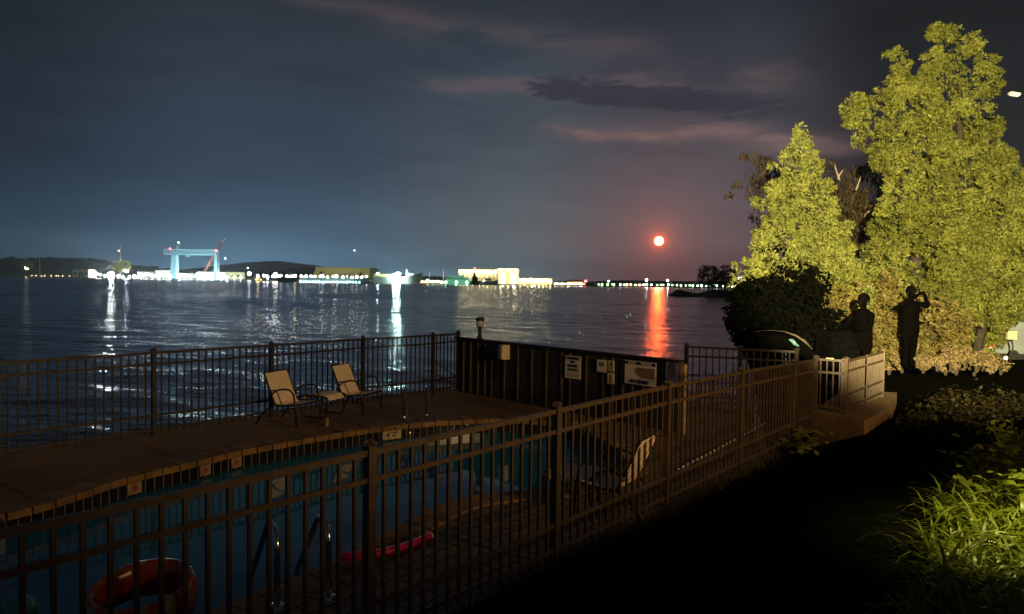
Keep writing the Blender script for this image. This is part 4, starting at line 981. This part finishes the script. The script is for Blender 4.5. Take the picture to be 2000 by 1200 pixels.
# ------------------------------------------------------------------ breakwater and its trees
bw = [D(1303, 578, 206), D(1330, 576, 206), D(1380, 576, 204), D(1440, 577, 200), D(1500, 580, 190)]
V = []; 
r = np.random.default_rng(3); nx, ny = 120, 14
for i in range(nx):
    f = i/(nx-1); x = bw[0].x+(bw[-1].x+12-bw[0].x)*f; y = 206-16*f
    for j in range(ny):
        g = j/(ny-1)*2-1; h = (1-g*g)**.6*(1.5+.5*math.sin(f*22)+.9*f)*min(1, f*14+.02)+r.normal(0, .12)
        V.append((x, y+g*5, ZW-.3+h))
F = [(i*ny+j, (i+1)*ny+j, (i+1)*ny+j+1, i*ny+j+1) for i in range(nx-1) for j in range(ny-1)]
o = MB().add(V, F).build('breakwater', M['rock']); tag(o, 'low black breakwater reaching towards the moon path', 'breakwater', kind='structure')
def far_tree(px, base, top, hw, Yd, label, m, seed, group, n=150, ls=.8, per=16, lobes=None, name='tree', trunks=1):
    r = np.random.default_rng(seed); k = Yd/FPX; b = D(px, base, Yd); H = (base-top)*k; W_ = hw*k
    e = empty(name, b, 0, label, 'tree', group)
    d = unit(n, r); cen = d*r.uniform(.5, 1, (n, 1))*np.array([W_, W_*.8, H*.36])+np.array([0, 0, H*.62])
    v, f = clumps(cen, d, r.uniform(.7, 1.3, n)*W_*.2, per, ls*W_*.12, r, .2); np_mesh('crown', v, f, m, e)
    t_ = MB()
    for q in range(trunks):
        o = (q-(trunks-1)/2)*W_*.35
        t_.tube([(o*.6, 0, -.5), (o, 0, H*.35), (o*1.8, 0, H*.7)], [H*.035, H*.025, H*.01], 7)
        for s in range(4): a = r.uniform(0, 6.28); t_.tube([(o, 0, H*.3), (o+W_*.4*math.cos(a), W_*.4*math.sin(a), H*.55), (o+W_*.7*math.cos(a), W_*.7*math.sin(a), H*.8)], [H*.016, H*.01, H*.004], 5)
    t_.build('trunk', M['rock'], e)
LM['sil'] = leaf_mat('silhouette_foliage', (.010, .009, .007), (.022, .018, .014), .2, .3)
far_tree(1388, 576, 515, 25, 203, 'round black tree on the breakwater, nearer the moon', LM['sil'], 51, 'breakwater trees', 150, 1.0, 18, trunks=2)
far_tree(1418, 577, 517, 21, 199, 'round black tree on the breakwater, nearer the white tower', LM['sil'], 52, 'breakwater trees', 130, 1.0, 18, trunks=2)

# ------------------------------------------------------------------ far shore
SHORE = [(-260, 1700), (0, 1550), (240, 1400), (480, 1250), (520, 800), (760, 760), (1090, 760), (1300, 760), (1460, 720), (1900, 600), (2500, 500)]
def shore(px): return float(np.interp(px, [a for a, b in SHORE], [b for a, b in SHORE]))
ZS = ZW+1.0
def X_at(px, Yd): return (px-1000)/FPX*Yd
poly = [(X_at(px, Yd), Yd) for px, Yd in SHORE]
back = [(X_at(px, 4500), 4500) for px, _ in reversed(SHORE)]
n = len(poly); mb = MB()
for i in range(n-1):
    a, b_ = poly[i], poly[i+1]; c, d_ = back[n-2-i], back[n-1-i]
    mb.add([(a[0], a[1], ZW-1), (b_[0], b_[1], ZW-1), (b_[0], b_[1], ZS), (a[0], a[1], ZS), (c[0], c[1], ZS), (d_[0], d_[1], ZS)], [(0, 1, 2, 3), (3, 2, 4, 5)])
tag(mb.build('far_shore', mat('far_ground', (.05, .048, .042), .95, 0, .4, .02)), 'far shore of the bay under the harbour lights', 'shore', kind='structure')
def ridge(name, pts, Yd, m, label, kind='stuff', seed=1, rough=1.0, depth=160):
    r = np.random.default_rng(seed); px = np.linspace(pts[0][0], pts[-1][0], int((pts[-1][0]-pts[0][0])/1.6)+2); k = Yd/FPX
    top = np.interp(px, [p[0] for p in pts], [p[1] for p in pts]); lob = np.convolve(r.normal(0, 1, len(px)+8), np.ones(5)/5, 'same')[4:-4]*1.6*rough+r.normal(0, .45, len(px))*rough
    V, F = [], []; rows = 8
    for i, (x, t) in enumerate(zip(px, top)):
        for j in range(rows):
            f = j/(rows-1); tz = D(x, t+lob[i], Yd).z; z = ZS-.5+(tz-ZS)*math.sin(f*math.pi/2)**.7*(1+.06*r.normal()*rough)
            V.append((X_at(x, Yd)+r.normal(0, .4), Yd-40+depth*f, z))
    for i in range(len(px)-1):
        for j in range(rows-1): a = i*rows+j; F.append((a, a+rows, a+rows+1, a+1))
    o = MB().add(V, F).build(name, m); tag(o, label, 'woodland' if kind == 'stuff' else 'hills', kind=kind)
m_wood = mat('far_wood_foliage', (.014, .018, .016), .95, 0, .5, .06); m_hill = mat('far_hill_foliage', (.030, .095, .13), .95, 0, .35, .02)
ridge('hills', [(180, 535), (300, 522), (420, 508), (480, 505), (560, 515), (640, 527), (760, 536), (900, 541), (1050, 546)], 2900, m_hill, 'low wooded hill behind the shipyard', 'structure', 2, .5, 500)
ridge('far_wood', [(-220, 508), (0, 504), (60, 503), (120, 506), (180, 513), (240, 520), (300, 528), (350, 538)], 1620, m_wood, 'dark wood along the shore left of the cream building', 'stuff', 3, 1.3)
ridge('far_wood', [(1100, 554), (1180, 549), (1260, 547), (1340, 549), (1420, 549), (1520, 552), (1700, 556)], 1100, m_wood, 'thin dark wood behind the green lit waterfront', 'stuff', 4, .6)
ridge('far_wood', [(500, 531), (540, 524), (590, 520), (612, 526), (660, 533)], 1300, m_wood, 'dim wood between the hill and the yellow warehouse', 'stuff', 5, .8)
EM = {'flood': glow('cold_flood_glow', (.90, 1.0, .96), 620), 'flood2': glow('teal_flood_glow', (.62, 1.0, .95), 330), 'white': glow('white_lamp_glow', (.95, .98, .95), 60), 'warm': glow('warm_lamp_glow', (1, .84, .42), 110),
      'orange': glow('orange_lamp_glow', (1, .45, .08), 11), 'red': glow('red_lamp_glow', (1, .05, .06), 14), 'green': glow('green_lamp_glow', (.40, 1, .22), 26), 'cyan': glow('cyan_lamp_glow', (.45, .95, 1), 50), 'dimw': glow('dim_lamp_glow', (1, .95, .9), 8), 'bright': glow('column_lamp_glow', (.95, 1, .97), 620), 'crane': glow('crane_fill_glow', (.62, .94, 1.0), 1900), 'blue': glow('blue_white_glow', (.75, .82, 1), 220)}
LP = {}
def shore_lamp(px, py, kind, label, group, rpx=1.6, Yd=None, mast=True, base=None):
    Yd = Yd or shore(px)+6; p = D(px, py, Yd); k = Yd/FPX; key = (kind, round(rpx, 2), round(Yd/120), mast, round(p.z/2))
    h = max(1.2, p.z-ZS)
    if key in LP: o = copy_tree(LP[key], (p.x, p.y, ZS), label=label); o['group'] = group; return o
    e = empty('shore_lamp', (p.x, p.y, ZS), 0, label, 'lamp', group)
    MB().ball((0, 0, h), rpx*k, 6).build('lamp_head', EM[kind], e, smooth=True)
    if mast: MB().tube([(0, .2, -.4), (0, .2, h)], max(.12, .22*k), 6).build('mast', M['chairframe'], e)
    LP[key] = e; return e
# big floodlights
shore_lamp(217, 537, 'flood', 'biggest dazzling white floodlight on the far shore', 'shipyard floodlights', 5.0)
shore_lamp(777, 537, 'flood2', 'dazzling teal-white floodlight on the moored ship', 'shipyard floodlights', 4.6, 752)
shore_lamp(769, 538, 'flood2', 'second teal-white floodlight close beside the brightest one on the ship', 'shipyard floodlights', 2.6, 752)
shore_lamp(738, 536, 'flood2', 'teal-white floodlight just right of the yellow warehouse', 'shipyard floodlights', 2.4)
shore_lamp(247, 529, 'blue', 'bluish white lamp beside the pale round tree', 'shipyard floodlights', 3.0)
shore_lamp(52, 524, 'warm', 'lone yellow lamp among the trees at the far left', 'park lamps', 2.6)
shore_lamp(487, 535, 'white', 'white lamp right of the long shipyard shed', 'shipyard floodlights', 3.2)
shore_lamp(484, 524, 'dimw', 'small pinkish mast light above the shed lamp', 'mast lights', 1.3)
shore_lamp(440, 505, 'dimw', 'small white light hanging right of the gantry crane', 'mast lights', 1.4); shore_lamp(232, 490, 'orange', 'small orange light on a tall mast above the pale tree', 'mast lights', 1.2)
rl = np.random.default_rng(8)
for px, py, rp in ((180, 529, 2.2), (189, 535, 1.8), (196, 537, 1.9), (205, 539, 1.8), (231, 538, 1.8), (240, 541, 1.6), (253, 541, 1.8), (262, 540, 2.6)):
    shore_lamp(px, py, 'white', 'white lamp in the crowd of lights round the biggest floodlight', 'lamps round the biggest floodlight', rp)
for i in range(52):
    px = 266+i*4.1+rl.uniform(-2, 2); shore_lamp(px, 539.5+.012*(px-266)+rl.uniform(-6, 3), 'white' if i % 7 else 'cyan', 'white lamp along the shipyard under the gantry crane', 'shipyard lamps under the crane', (1.2, 1.7, 2.4)[i % 3], 1362-.14*(px-266))
for px in (333, 350, 414, 431): shore_lamp(px, 541, 'crane', 'teal fill lamp added at the foot of the gantry crane', 'fill lamps at the crane feet', 1.2, 1280)  # lamps added to make the crane brighter
for px in (401, 444, 458, 471, 523, 553): shore_lamp(px, 541 if px < 500 else 543, 'bright', 'bright white quay lamp casting a long streak on the water', 'streak casting quay lamps', 1.15, 1255 if px < 500 else 790)
for px in (905, 945, 1003, 1041): shore_lamp(px, 549, 'bright', 'bright lamp before the hangar casting a streak on the water', 'streak casting hangar lamps', .9, 780)
for i in range(24):
    px = 506+i*9.0+rl.uniform(-2.5, 2.5); shore_lamp(px, 539.5+.011*(px-500)+rl.uniform(-1.5, 1.0), 'white' if i % 4 else 'warm', 'white lamp in the row above the long grey barge', 'lamps above the barge', rl.uniform(1.5, 2.5), 815+rl.uniform(0, 20))
shore_lamp(538, 538, 'white', 'largest white lamp at the start of the barge row', 'lamps above the barge', 4.2, 812)
for px, py in ((503, 546), (509, 547), (500, 548)): shore_lamp(px, py, 'orange', 'orange lamp low on the quay left of the barge', 'orange quay lamps', 1.2, 792)
for i in range(22):
    px = 806+i*4.3+rl.uniform(-1.5, 1.5); shore_lamp(px, 551.5+rl.uniform(-4, 2), ('white', 'warm', 'green')[i % 3], 'lamp among the berths between the moored ship and the hangar', 'lamps by the hangar berths', (.8, 1.2)[i % 2], 790)
for i in range(9): shore_lamp(62+i*9+rl.uniform(-3, 3), 539+rl.uniform(-1, 1), ('orange', 'dimw')[i % 2], 'dim small lamp along the wooded shore at the far left', 'dim lamps at the far left', .7, 1480)
# gantry crane
Yc = 1330.0; k = Yc/FPX
def B(mb, x0, y0, x1, y1, dep, Yd, yo=0.0):   # a block given by its far-shore outline, with real depth
    a, b_ = D(x0, y0, Yd), D(x1, y1, Yd)
    mb.box(((a.x+b_.x)/2, Yd+dep/2+yo, (a.z+b_.z)/2), (abs(b_.x-a.x), dep, abs(a.z-b_.z)))
def rel(e, mb, name, m, smooth=False):
    l = e.location; mb.v = [(x-l[0], y-l[1], z-l[2]) for x, y, z in mb.v]; return mb.build(name, m, e, smooth=smooth)
m_cr = mat('teal_crane_paint', (.46, .70, .78), .5, 0, .15, .2)
q = D(372, 540, Yc); e = empty('gantry_crane', (q.x, Yc, ZS), 0, 'huge teal gantry crane over the lit shipyard', 'crane')
mb = MB(); zt0, zt1 = D(372, 488, Yc).z, D(372, 497.5, Yc).z; xa, xb = D(319, 490, Yc).x, D(425, 491, Yc).x
for zz in (zt0, zt1):
    for yy in (0, 6): mb.bar((xa, Yc+yy, zz), (xb, Yc+yy, zz), 1.7, 1.7)
for i in range(25):
    f0, f1 = i/24, (i+1)/24
    for yy in (0, 6):
        mb.bar((xa+(xb-xa)*f0, Yc+yy, zt1), (xa+(xb-xa)*f0, Yc+yy, zt0), .9, .9)
        if i < 24: mb.bar((xa+(xb-xa)*f0, Yc+yy, zt1), (xa+(xb-xa)*f1, Yc+yy, zt0), .7, .7)
rel(e, mb, 'girder', m_cr)
for lx, wt, wb_ in ((340, 9, 11), (422, 5, 7)):
    a, b_ = D(lx, 498, Yc), D(lx-.6, 544, Yc); mb = MB()
    mb.add([(a.x-wt*k/2, Yc-2, a.z), (a.x+wt*k/2, Yc-2, a.z), (a.x+wt*k/2, Yc+9, a.z), (a.x-wt*k/2, Yc+9, a.z), (b_.x-wb_*k/2, Yc-3, ZS), (b_.x+wb_*k/2, Yc-3, ZS), (b_.x+wb_*k/2, Yc+10, ZS), (b_.x-wb_*k/2, Yc+10, ZS)], [(0, 1, 2, 3), (7, 6, 5, 4), (4, 5, 1, 0), (5, 6, 2, 1), (6, 7, 3, 2), (7, 4, 0, 3)])
    rel(e, mb, 'leg', m_cr)
mb = MB(); B(mb, 363, 497, 369, 502, 6, Yc); rel(e, mb, 'trolley', m_cr)
mb = MB(); B(mb, 345, 480, 348, 487, 4, Yc); mb.bar(D(350.5, 487, Yc), D(350.5, 474, Yc), .7, .7); rel(e, mb, 'winch_house', m_cr)
for px, py in ((332, 486), (422, 489.5)):
    mb = MB(); mb.ball(D(px, py, Yc-4), 1.6*k, 6); rel(e, mb, 'beacon', EM['red'])
mb = MB(); mb.ball(D(348.7, 474, Yc-2), 1.3*k, 6); rel(e, mb, 'top_light', EM['dimw'])
# lattice boom crane behind it
q = D(400, 533, Yc+30); e = empty('boom_crane', (q.x, Yc+30, ZS), 0, 'slanting red lattice boom crane beside the gantry leg', 'crane')
mb = MB(); a, b_ = D(398, 534, Yc+30), D(433, 474, Yc+30); off = Vector((2.4, 0, .9))
for s in (-1, 1):
    for yy in (-1.5, 1.5): mb.bar(a+off*s*.7+Vector((0, yy, 0)), b_+off*s*.5+Vector((0, yy, 0)), 1.1, 1.1)
for i in range(14): p0, p1 = a.lerp(b_, i/14), a.lerp(b_, (i+1)/14); mb.bar(p0-off*.6, p1+off*.6, .5, .5)
rel(e, mb, 'boom', mat('red_lattice_paint', (.55, .22, .16), .5))
mb = MB(); mb.bar(b_, D(441, 466, Yc+30), 1.5, 1.5); mb.bar(b_, D(430, 470, Yc+30), 1.1, 1.1); rel(e, mb, 'jib', M['white'])
mb = MB(); B(mb, 393, 531, 404, 541, 8, Yc+26); rel(e, mb, 'cab', M['beige'])
# sheds and buildings
m_ylw = mat('yellow_cladding', (.55, .50, .16), .7, 0, .12, .05); m_crm = mat('cream_wall', (.60, .48, .22), .7, 0, .12, .05); m_pale = mat('pale_cladding', (.6, .6, .52), .7, 0, .15, .05); m_rf = mat('grey_roof', (.09, .10, .10), .8, 0, .2, .05)
m_open = mat('dark_opening', (.03, .03, .03), .8)
def shed(x0, y0, x1, y1, Yd, label, m, name='shed', dep=30, roof=2.0, wins=0, winm=None, doors=(), wrow=.5):
    a, b_ = D(x0, y0, Yd), D(x1, y1, Yd); cx = (a.x+b_.x)/2; W_ = b_.x-a.x; H = D((x0+x1)/2, y0, Yd).z-ZS; k = Yd/FPX
    e = empty(name, (cx, Yd, ZS), 0, label, 'building')
    MB().box((0, dep/2, H/2), (W_, dep, H)).build('wall', m, e)
    h = roof*k; MB().add([(-W_/2-.5, -.5, H), (W_/2+.5, -.5, H), (W_/2+.5, dep+.5, H), (-W_/2-.5, dep+.5, H), (-W_/2-.5, dep/2, H+h), (W_/2+.5, dep/2, H+h)], [(0, 1, 5, 4), (2, 3, 4, 5), (3, 0, 4), (1, 2, 5), (3, 2, 1, 0)]).build('roof', m_rf, e)
    for i in range(wins):
        x = -W_/2+W_*(i+.5)/wins; MB().box((x, -.06, H*wrow), (W_/wins*.5, .12, H*.24)).build('window', winm or m_open, e)
    for f, w_ in doors: MB().box((-W_/2+W_*f, -.08, H*.34), (W_*w_, .16, H*.68)).build('door', m_open, e)
    return e, W_, H
shed(142, 527, 173, 540, 1405, 'cream building with a flat front left of the big floodlight', m_crm, 'cream_building', 25, 1.0, 3, doors=((.42, .09), (.62, .09)))
shed(268, 531, 300, 545, 1400, 'low pale shipyard shed left of the gantry crane', m_pale, 'shipyard_shed', 30, 1.2, 4)
shed(303, 528, 334, 545, 1390, 'pale shipyard shed just left of the crane leg', m_pale, 'shipyard_shed', 30, 1.5, 3)
shed(346, 534, 378, 546, 1385, 'low pale shed between the crane legs', m_pale, 'shipyard_shed', 30, 1.2, 4)
shed(384, 532, 440, 546, 1350, 'long pale shed behind the right crane leg', m_pale, 'shipyard_shed', 30, 1.0, 6)
shed(441, 532, 478, 547, 1330, 'yellowish shed right of the gantry crane', m_crm, 'shipyard_shed', 30, 1.0, 4)
e, W_, H = shed(616, 523, 722, 545, 900, 'long yellow warehouse behind the grey barge', m_ylw, 'warehouse', 60, 1.2, 0, doors=((.1, .06), (.84, .05)))
MB().box((-W_*.46, -3, H*.36), (W_*.10, 6, H*.72)).build('lean_to', m_ylw, e)
e, W_, H = shed(896, 527, 972, 556, 800, 'long floodlit hangar wing with a row of wall lamps', m_crm, 'hangar', 60, .4, 9, M['white'], wrow=.55)
for i in range(10): MB().ball((-W_/2+W_*(i+.4)/10, -1.6, H*.86), 1.3*800/FPX, 6).build('wall_lamp', EM['warm'], e, smooth=True)
MB().ball((-W_/2+W_*.4, 4, H+1.4), 1.5*800/FPX, 6).build('beacon', EM['red'], e)
e, W_, H = shed(971, 525, 1013, 556, 792, 'tall floodlit hangar block with two bright doors', m_crm, 'hangar', 60, .3, 0)
for f in (.22, .75): MB().box((-W_/2+W_*f, -.1, H*.37), (W_*.36, .2, H*.72)).build('hangar_door', M['white'], e)
for f in (.18, .52, .85): MB().ball((-W_/2+W_*f, -2.2, H*.92), 1.7*792/FPX, 6).build('wall_lamp', EM['warm'], e, smooth=True)
for f in (.3, .75): MB().ball((-W_/2+W_*f, -7.0, H*.16), 1.4*792/FPX, 6).build('apron_lamp', EM['warm'], e, smooth=True)
e, W_, H = shed(1013, 544, 1078, 559, 790, 'low lit building joined to the hangar', m_crm, 'annex', 40, .5, 6, M['white'])
for i in range(9): MB().ball((-W_/2+W_*(i+.5)/9, -1.6, H*(.8 if i % 2 else .55)), (1.3 if i % 3 else 1.9)*790/FPX, 6).build('wall_lamp', EM['warm'], e, smooth=True)
shed(1086, 550, 1106, 559, 790, 'small dim shed left of the marina lamps', m_rf, 'marina_shed', 20, 1.0, 3)
e, W_, H = shed(1108, 549, 1138, 560, 785, 'brown marina house lit orange by its lamps', mat('brown_cladding', (.35, .20, .08), .8), 'marina_house', 25, 2.2, 6, glow('orange_window_glow', (1, .5, .12), 1.2))
for i in range(15): shore_lamp(1084+i*4.1+rl.uniform(-1, 1), 555.5+rl.uniform(-1.5, 2.5), ('warm', 'white', 'orange')[i % 3], 'small warm lamp along the marina', 'marina lamps', rl.uniform(.8, 1.3), 772)
shore_lamp(1144, 549.5, 'red', 'red beacon at the right end of the marina', 'beacons', 2.4, 775)
# green lit waterfront
for i in range(34):
    px = 1170+i*8.0+rl.uniform(-3, 3); kd = ('green', 'white', 'green', 'dimw', 'green', 'cyan')[i % 6]
    lab = {'green': 'green lamp on the waterfront under the moon', 'white': 'small white lamp on the waterfront under the moon', 'dimw': 'dim white lamp on the waterfront under the moon', 'cyan': 'cyan lamp on the waterfront under the moon'}[kd]
    shore_lamp(px, 556.5+.010*(px-1170)+rl.uniform(-2.2, 1.8), kd, lab, 'lamps on the moonlit waterfront', rl.uniform(.9, 1.5), 765)
for px, py in ((1226, 559), (1223, 560), (1243, 558.5), (1251, 560), (1256, 560)): shore_lamp(px, py, 'red' if px != 1223 else 'orange', 'red lamp low on the moonlit waterfront', 'red waterfront lamps', 1.3, 755)
shore_lamp(1263, 547.5, 'blue', 'tall bright white lamp left of the moon path', 'tall waterfront lamps', 1.5, 770); shore_lamp(1304, 548, 'blue', 'tall bright white lamp right of the moon path', 'tall waterfront lamps', 1.5, 770); shore_lamp(1189, 549.5, 'cyan', 'tall cyan lamp on the waterfront', 'tall waterfront lamps', 1.2, 770)
for i in range(16): far_tree(1176+i*15+rl.uniform(-4, 4), 561.5, 552+rl.uniform(-2, 2), 6, 775, 'small waterfront tree lit green from below', LM['cedar2'], 300+i, 'green lit waterfront trees', 22, 1.3, 8)
# white tower block of lights
e = empty('lit_tower', (X_at(1446, 700), 700, ZS), 0, 'blindingly white lit tower behind the breakwater trees', 'tower'); k = 700/FPX
MB().box((0, 3, 10*k), (13*k, 6, 22*k)).build('wall', M['white'], e); MB().box((1.5*k, 3, 22.5*k), (8*k, 5, 3*k)).build('roof_block', M['white'], e)
for i in range(5): MB().box((-1*k, -.2, (3+4*i)*k), (9*k, .3, 2.6*k)).build('window', glow('violet_window_glow', (.93, .86, 1), 5) if i == 0 else bpy.data.materials['violet_window_glow'], e)
for i in range(8): shore_lamp(1424+i*6.2, 561.5+rl.uniform(-1.5, 2), ('orange', 'blue', 'white')[i % 3], 'lamp round the foot of the white tower', 'lamps round the white tower', 1.0, 690)
for px, py in ((1475, 556.5), (1496, 563), (1470, 561), (1587, 564)): shore_lamp(px, py, 'blue', 'lone white lamp twinkling behind the black shrubs', 'lamps behind the shrubs', .9, 640)
# masts and poles
def mast(px, y0, y1, Yd, label, lattice=False, light=None):
    a, b_ = D(px, y0, Yd), D(px, y1, Yd); e = empty('mast', (b_.x, Yd, ZS), 0, label, 'mast'); h = a.z-ZS; k = Yd/FPX
    mb = MB()
    if lattice:
        for s, yy in ((-1, 0), (1, 0), (0, 1.2)): mb.bar((s*.8*k, yy, 0), (s*.35*k, yy*.5, h), .22*k, .22*k)
        for i in range(20): f = i/20; mb.bar((-.8*k*(1-f*.5), 0, h*f), (.8*k*(1-f*.5), 0, h*(f+.05)), .14*k, .14*k)
    else: mb.tube([(0, 0, -.3), (0, 0, h)], [.5*k, .3*k], 6)
    mb.build('pole', mat('red_white_mast', (.42, .26, .24), .6) if lattice else M['white'], e)
    if light: MB().ball((1.2*k, 0, h*light), 1.1*k, 6).build('lamp_head', EM['dimw'], e)
mast(691, 468, 525, 880, 'tall thin lattice radio mast behind the yellow warehouse', True, .74)
mast(78, 502, 540, 1500, 'pale flagpole among the trees at the far left'); mast(839, 527, 548, 800, 'bare pole right of the moored ship'); mast(866, 527, 548, 800, 'bare pole left of the pale green ferry'); mast(1109, 539, 552, 800, 'short white pole behind the marina'); mast(235, 480, 512, 1420, 'tall mast above the pale round tree')
mast(1162, 543, 556, 790, 'short leaning derrick at the end of the marina')
# far trees
far_tree(48, 540, 505, 17, 1490, 'tree lit yellow by the lone lamp at the far left', LM['cedar2'], 61, 'lit shore trees', 90, 1.3, 12)
far_tree(238, 541, 508, 17, 1400, 'pale round tree beside the biggest floodlight', LM['cedar2'], 62, 'lit shore trees', 110, 1.3, 12)
for i, (px, t, hw) in enumerate(((515, 532, 9), (535, 530, 12), (560, 527, 9), (575, 529, 8), (594, 521, 6), (603, 530, 7), (360, 528, 7), (392, 526, 7))): far_tree(px, 545, t, hw, shore(px)+90, 'small shore tree caught by the quay lamps', LM['far'], 70+i, 'small trees behind the quay', 40, 1.5, 10)

# ------------------------------------------------------------------ vessels
def hull(L, Bm, Ht, bow=1, n=14, stern=.8, sheer=.25):
    vs, fs = [], []
    for i in range(n+1):
        f = i/n; x = -L/2+L*f; t = 1-max(0, (f-.72)/.28)**2 if bow > 0 else 1; t = max(.02, t)*(stern+(1-stern)*min(1, f*4)); z = Ht*(1+sheer*max(0, (f-.6)/.4)**2); rk = .06*L*max(0, (f-.8)/.2)
        vs += [(x+rk, -Bm/2*t, z), (x, -Bm/2*t*.8, 0), (x, -Bm/2*t*.5, -1), (x, Bm/2*t*.5, -1), (x, Bm/2*t*.8, 0), (x+rk, Bm/2*t, z)]
    for i in range(n):
        for j in range(5): a = i*6+j; fs.append((a, a+1, a+7, a+6))
        fs.append((i*6+5, i*6, i*6+6, i*6+11))
    fs += [(0, 5, 4, 3, 2, 1), tuple(n*6+j for j in range(6))]
    return MB().add(vs, fs)
def vessel(name, px, Yd, label, cat='boat', rz=0.0): return empty(name, (X_at(px, Yd), Yd, ZW), rz, label, cat)
kb = 775/FPX
e = vessel('barge', 630, 775, 'long grey barge with a string of waterline lights', 'barge'); hull(172*kb, 12, 10*kb, 1, 16, .95, .0).build('hull', mat('grey_hull_paint', (.22, .26, .24), .6, 0, .25, .1), e)
for x in (-44, 0, 68): MB().box((x*kb, -6.2, 5*kb), (1.2*kb, .6, 9.5*kb)).build('fender', M['cap'], e)
for i in range(20): MB().ball(((-40+i*6.0)*kb, -6.8, 1.5*kb), .75*kb, 5).build('string_light', EM['cyan'] if i % 5 else EM['white'], e, smooth=True)
for x in (46, 52, 62): MB().box((x*kb, 0, 15*kb), (2*kb, 3, 10*kb)).build('deck_gear', M['pale'] if 'pale' in M else m_pale, e)
e = vessel('moored_ship', 775, 765, 'moored ship with a raised white bow under the floodlight', 'ship'); hull(88*kb, 14, 13*kb, 1, 18, .9, .75).build('hull', mat('ship_hull_paint', (.20, .19, .18), .6, 0, .25, .1), e)
MB().box((-22*kb, 1, 15.5*kb), (44*kb, 9, 5*kb)).build('deckhouse', m_ylw, e); MB().box((26*kb, 1, 17*kb), (12*kb, 6, 6*kb)).build('foredeck_house', m_pale, e)
MB().tube([(18*kb, 0, 14*kb), (18*kb, 0, 28*kb)], .5, 6).build('mast', M['white'], e); MB().slab([(18.5*kb, 0, 28*kb), (24*kb, 0, 16*kb), (18.5*kb, 0, 16*kb)], (0, .4, 0)).build('green_pennant', mat('green_cloth', (.10, .45, .28), .7), e)
e = vessel('orange_workboat', 828, 745, 'low orange workboat right of the moored ship'); k5 = 745/FPX; hull(20*k5, 4, 2.5*k5).build('hull', mat('orange_hull_paint', (.55, .17, .03), .5), e); MB().box((-3*k5, 0, 3.4*k5), (5*k5, 2.5, 2*k5)).build('cabin', mat('orange_cabin_paint', (.5, .2, .05), .5), e)
for i in range(3): MB().ball(((-6+6*i)*k5, -2.4, 3*k5), .7*k5, 5).build('deck_or_fill_light', EM['orange'], e)
e = vessel('ferry', 893, 735, 'pale green lit ferry with stepped decks', 'ferry'); k6 = 735/FPX; m_gr = mat('pale_green_paint', (.36, .62, .50), .5, 0, .1, .2)
hull(54*k6, 9, 8*k6, -1, 12, .85, .1).build('hull', m_gr, e); MB().box((0, 0, 11*k6), (44*k6, 8, 6*k6)).build('main_deck', m_gr, e); MB().box((-2*k6, 0, 16*k6), (32*k6, 7, 4*k6)).build('upper_deck', m_gr, e); MB().tube([(-8*k6, 0, 18*k6), (-8*k6, 0, 22*k6)], .5, 6).build('funnel', M['white'], e)
for i in range(9): MB().box(((-18+4.4*i)*k6, -4.05, 11.4*k6), (2.6*k6, .12, 2*k6)).build('window', m_open, e)
for x in (-20, 0, 20): MB().ball((x*k6, -16, 5*k6), .9*k6, 5).build('deck_or_fill_light', glow('green_fill_glow', (.5, 1, .72), 240) if x == -20 else bpy.data.materials['green_fill_glow'], e)  # fill lamps added off the hull to brighten the ferry
e = vessel('tugboat', 928, 715, 'black tugboat silhouetted before the hangar', 'tugboat'); k7 = 715/FPX; hull(20*k7, 6, 7*k7).build('hull', M['cap'], e); MB().box((-1*k7, 0, 11*k7), (11*k7, 5, 9*k7)).build('wheelhouse', M['cap'], e); MB().tube([(-2*k7, 0, 15*k7), (-2*k7, 0, 25*k7)], [1.6, .6], 8).build('funnel', M['cap'], e)
e = vessel('yacht', 955, 725, 'white motor yacht with a dark bow before the hangar', 'yacht'); hull(32*k7, 6, 8*k7, 1, 14, .8, .4).build('hull', mat('yacht_white', (.55, .55, .5), .4), e); MB().box((-3*k7, 0, 11*k7), (16*k7, 4.5, 5*k7)).build('cabin', M['white'], e); MB().box((-3*k7, -2.3, 11.4*k7), (13*k7, .15, 1.8*k7)).build('cabin_window', m_open, e)

# ------------------------------------------------------------------ humid night air over the bay
hz_ = MB().box((-500, 1560, 38), (5200, 3260, 80.6)).build('haze', bpy.data.materials.new('humid_air')); hm = hz_.data.materials[0]; hm.use_nodes = True; hm.node_tree.nodes.clear(); t = NT(hm.node_tree)
pv = t.n('ShaderNodeVolumePrincipled'); pv.inputs['Color'].default_value = (.78, .92, 1.0, 1); pv.inputs['Density'].default_value = .00017; pv.inputs['Anisotropy'].default_value = .35
t.l(pv.outputs[0], t.n('ShaderNodeOutputMaterial').inputs['Volume']); tag(hz_, 'thin humid haze over the harbour at night', 'haze', kind='stuff')
scene.cycles.volume_bounces = 0
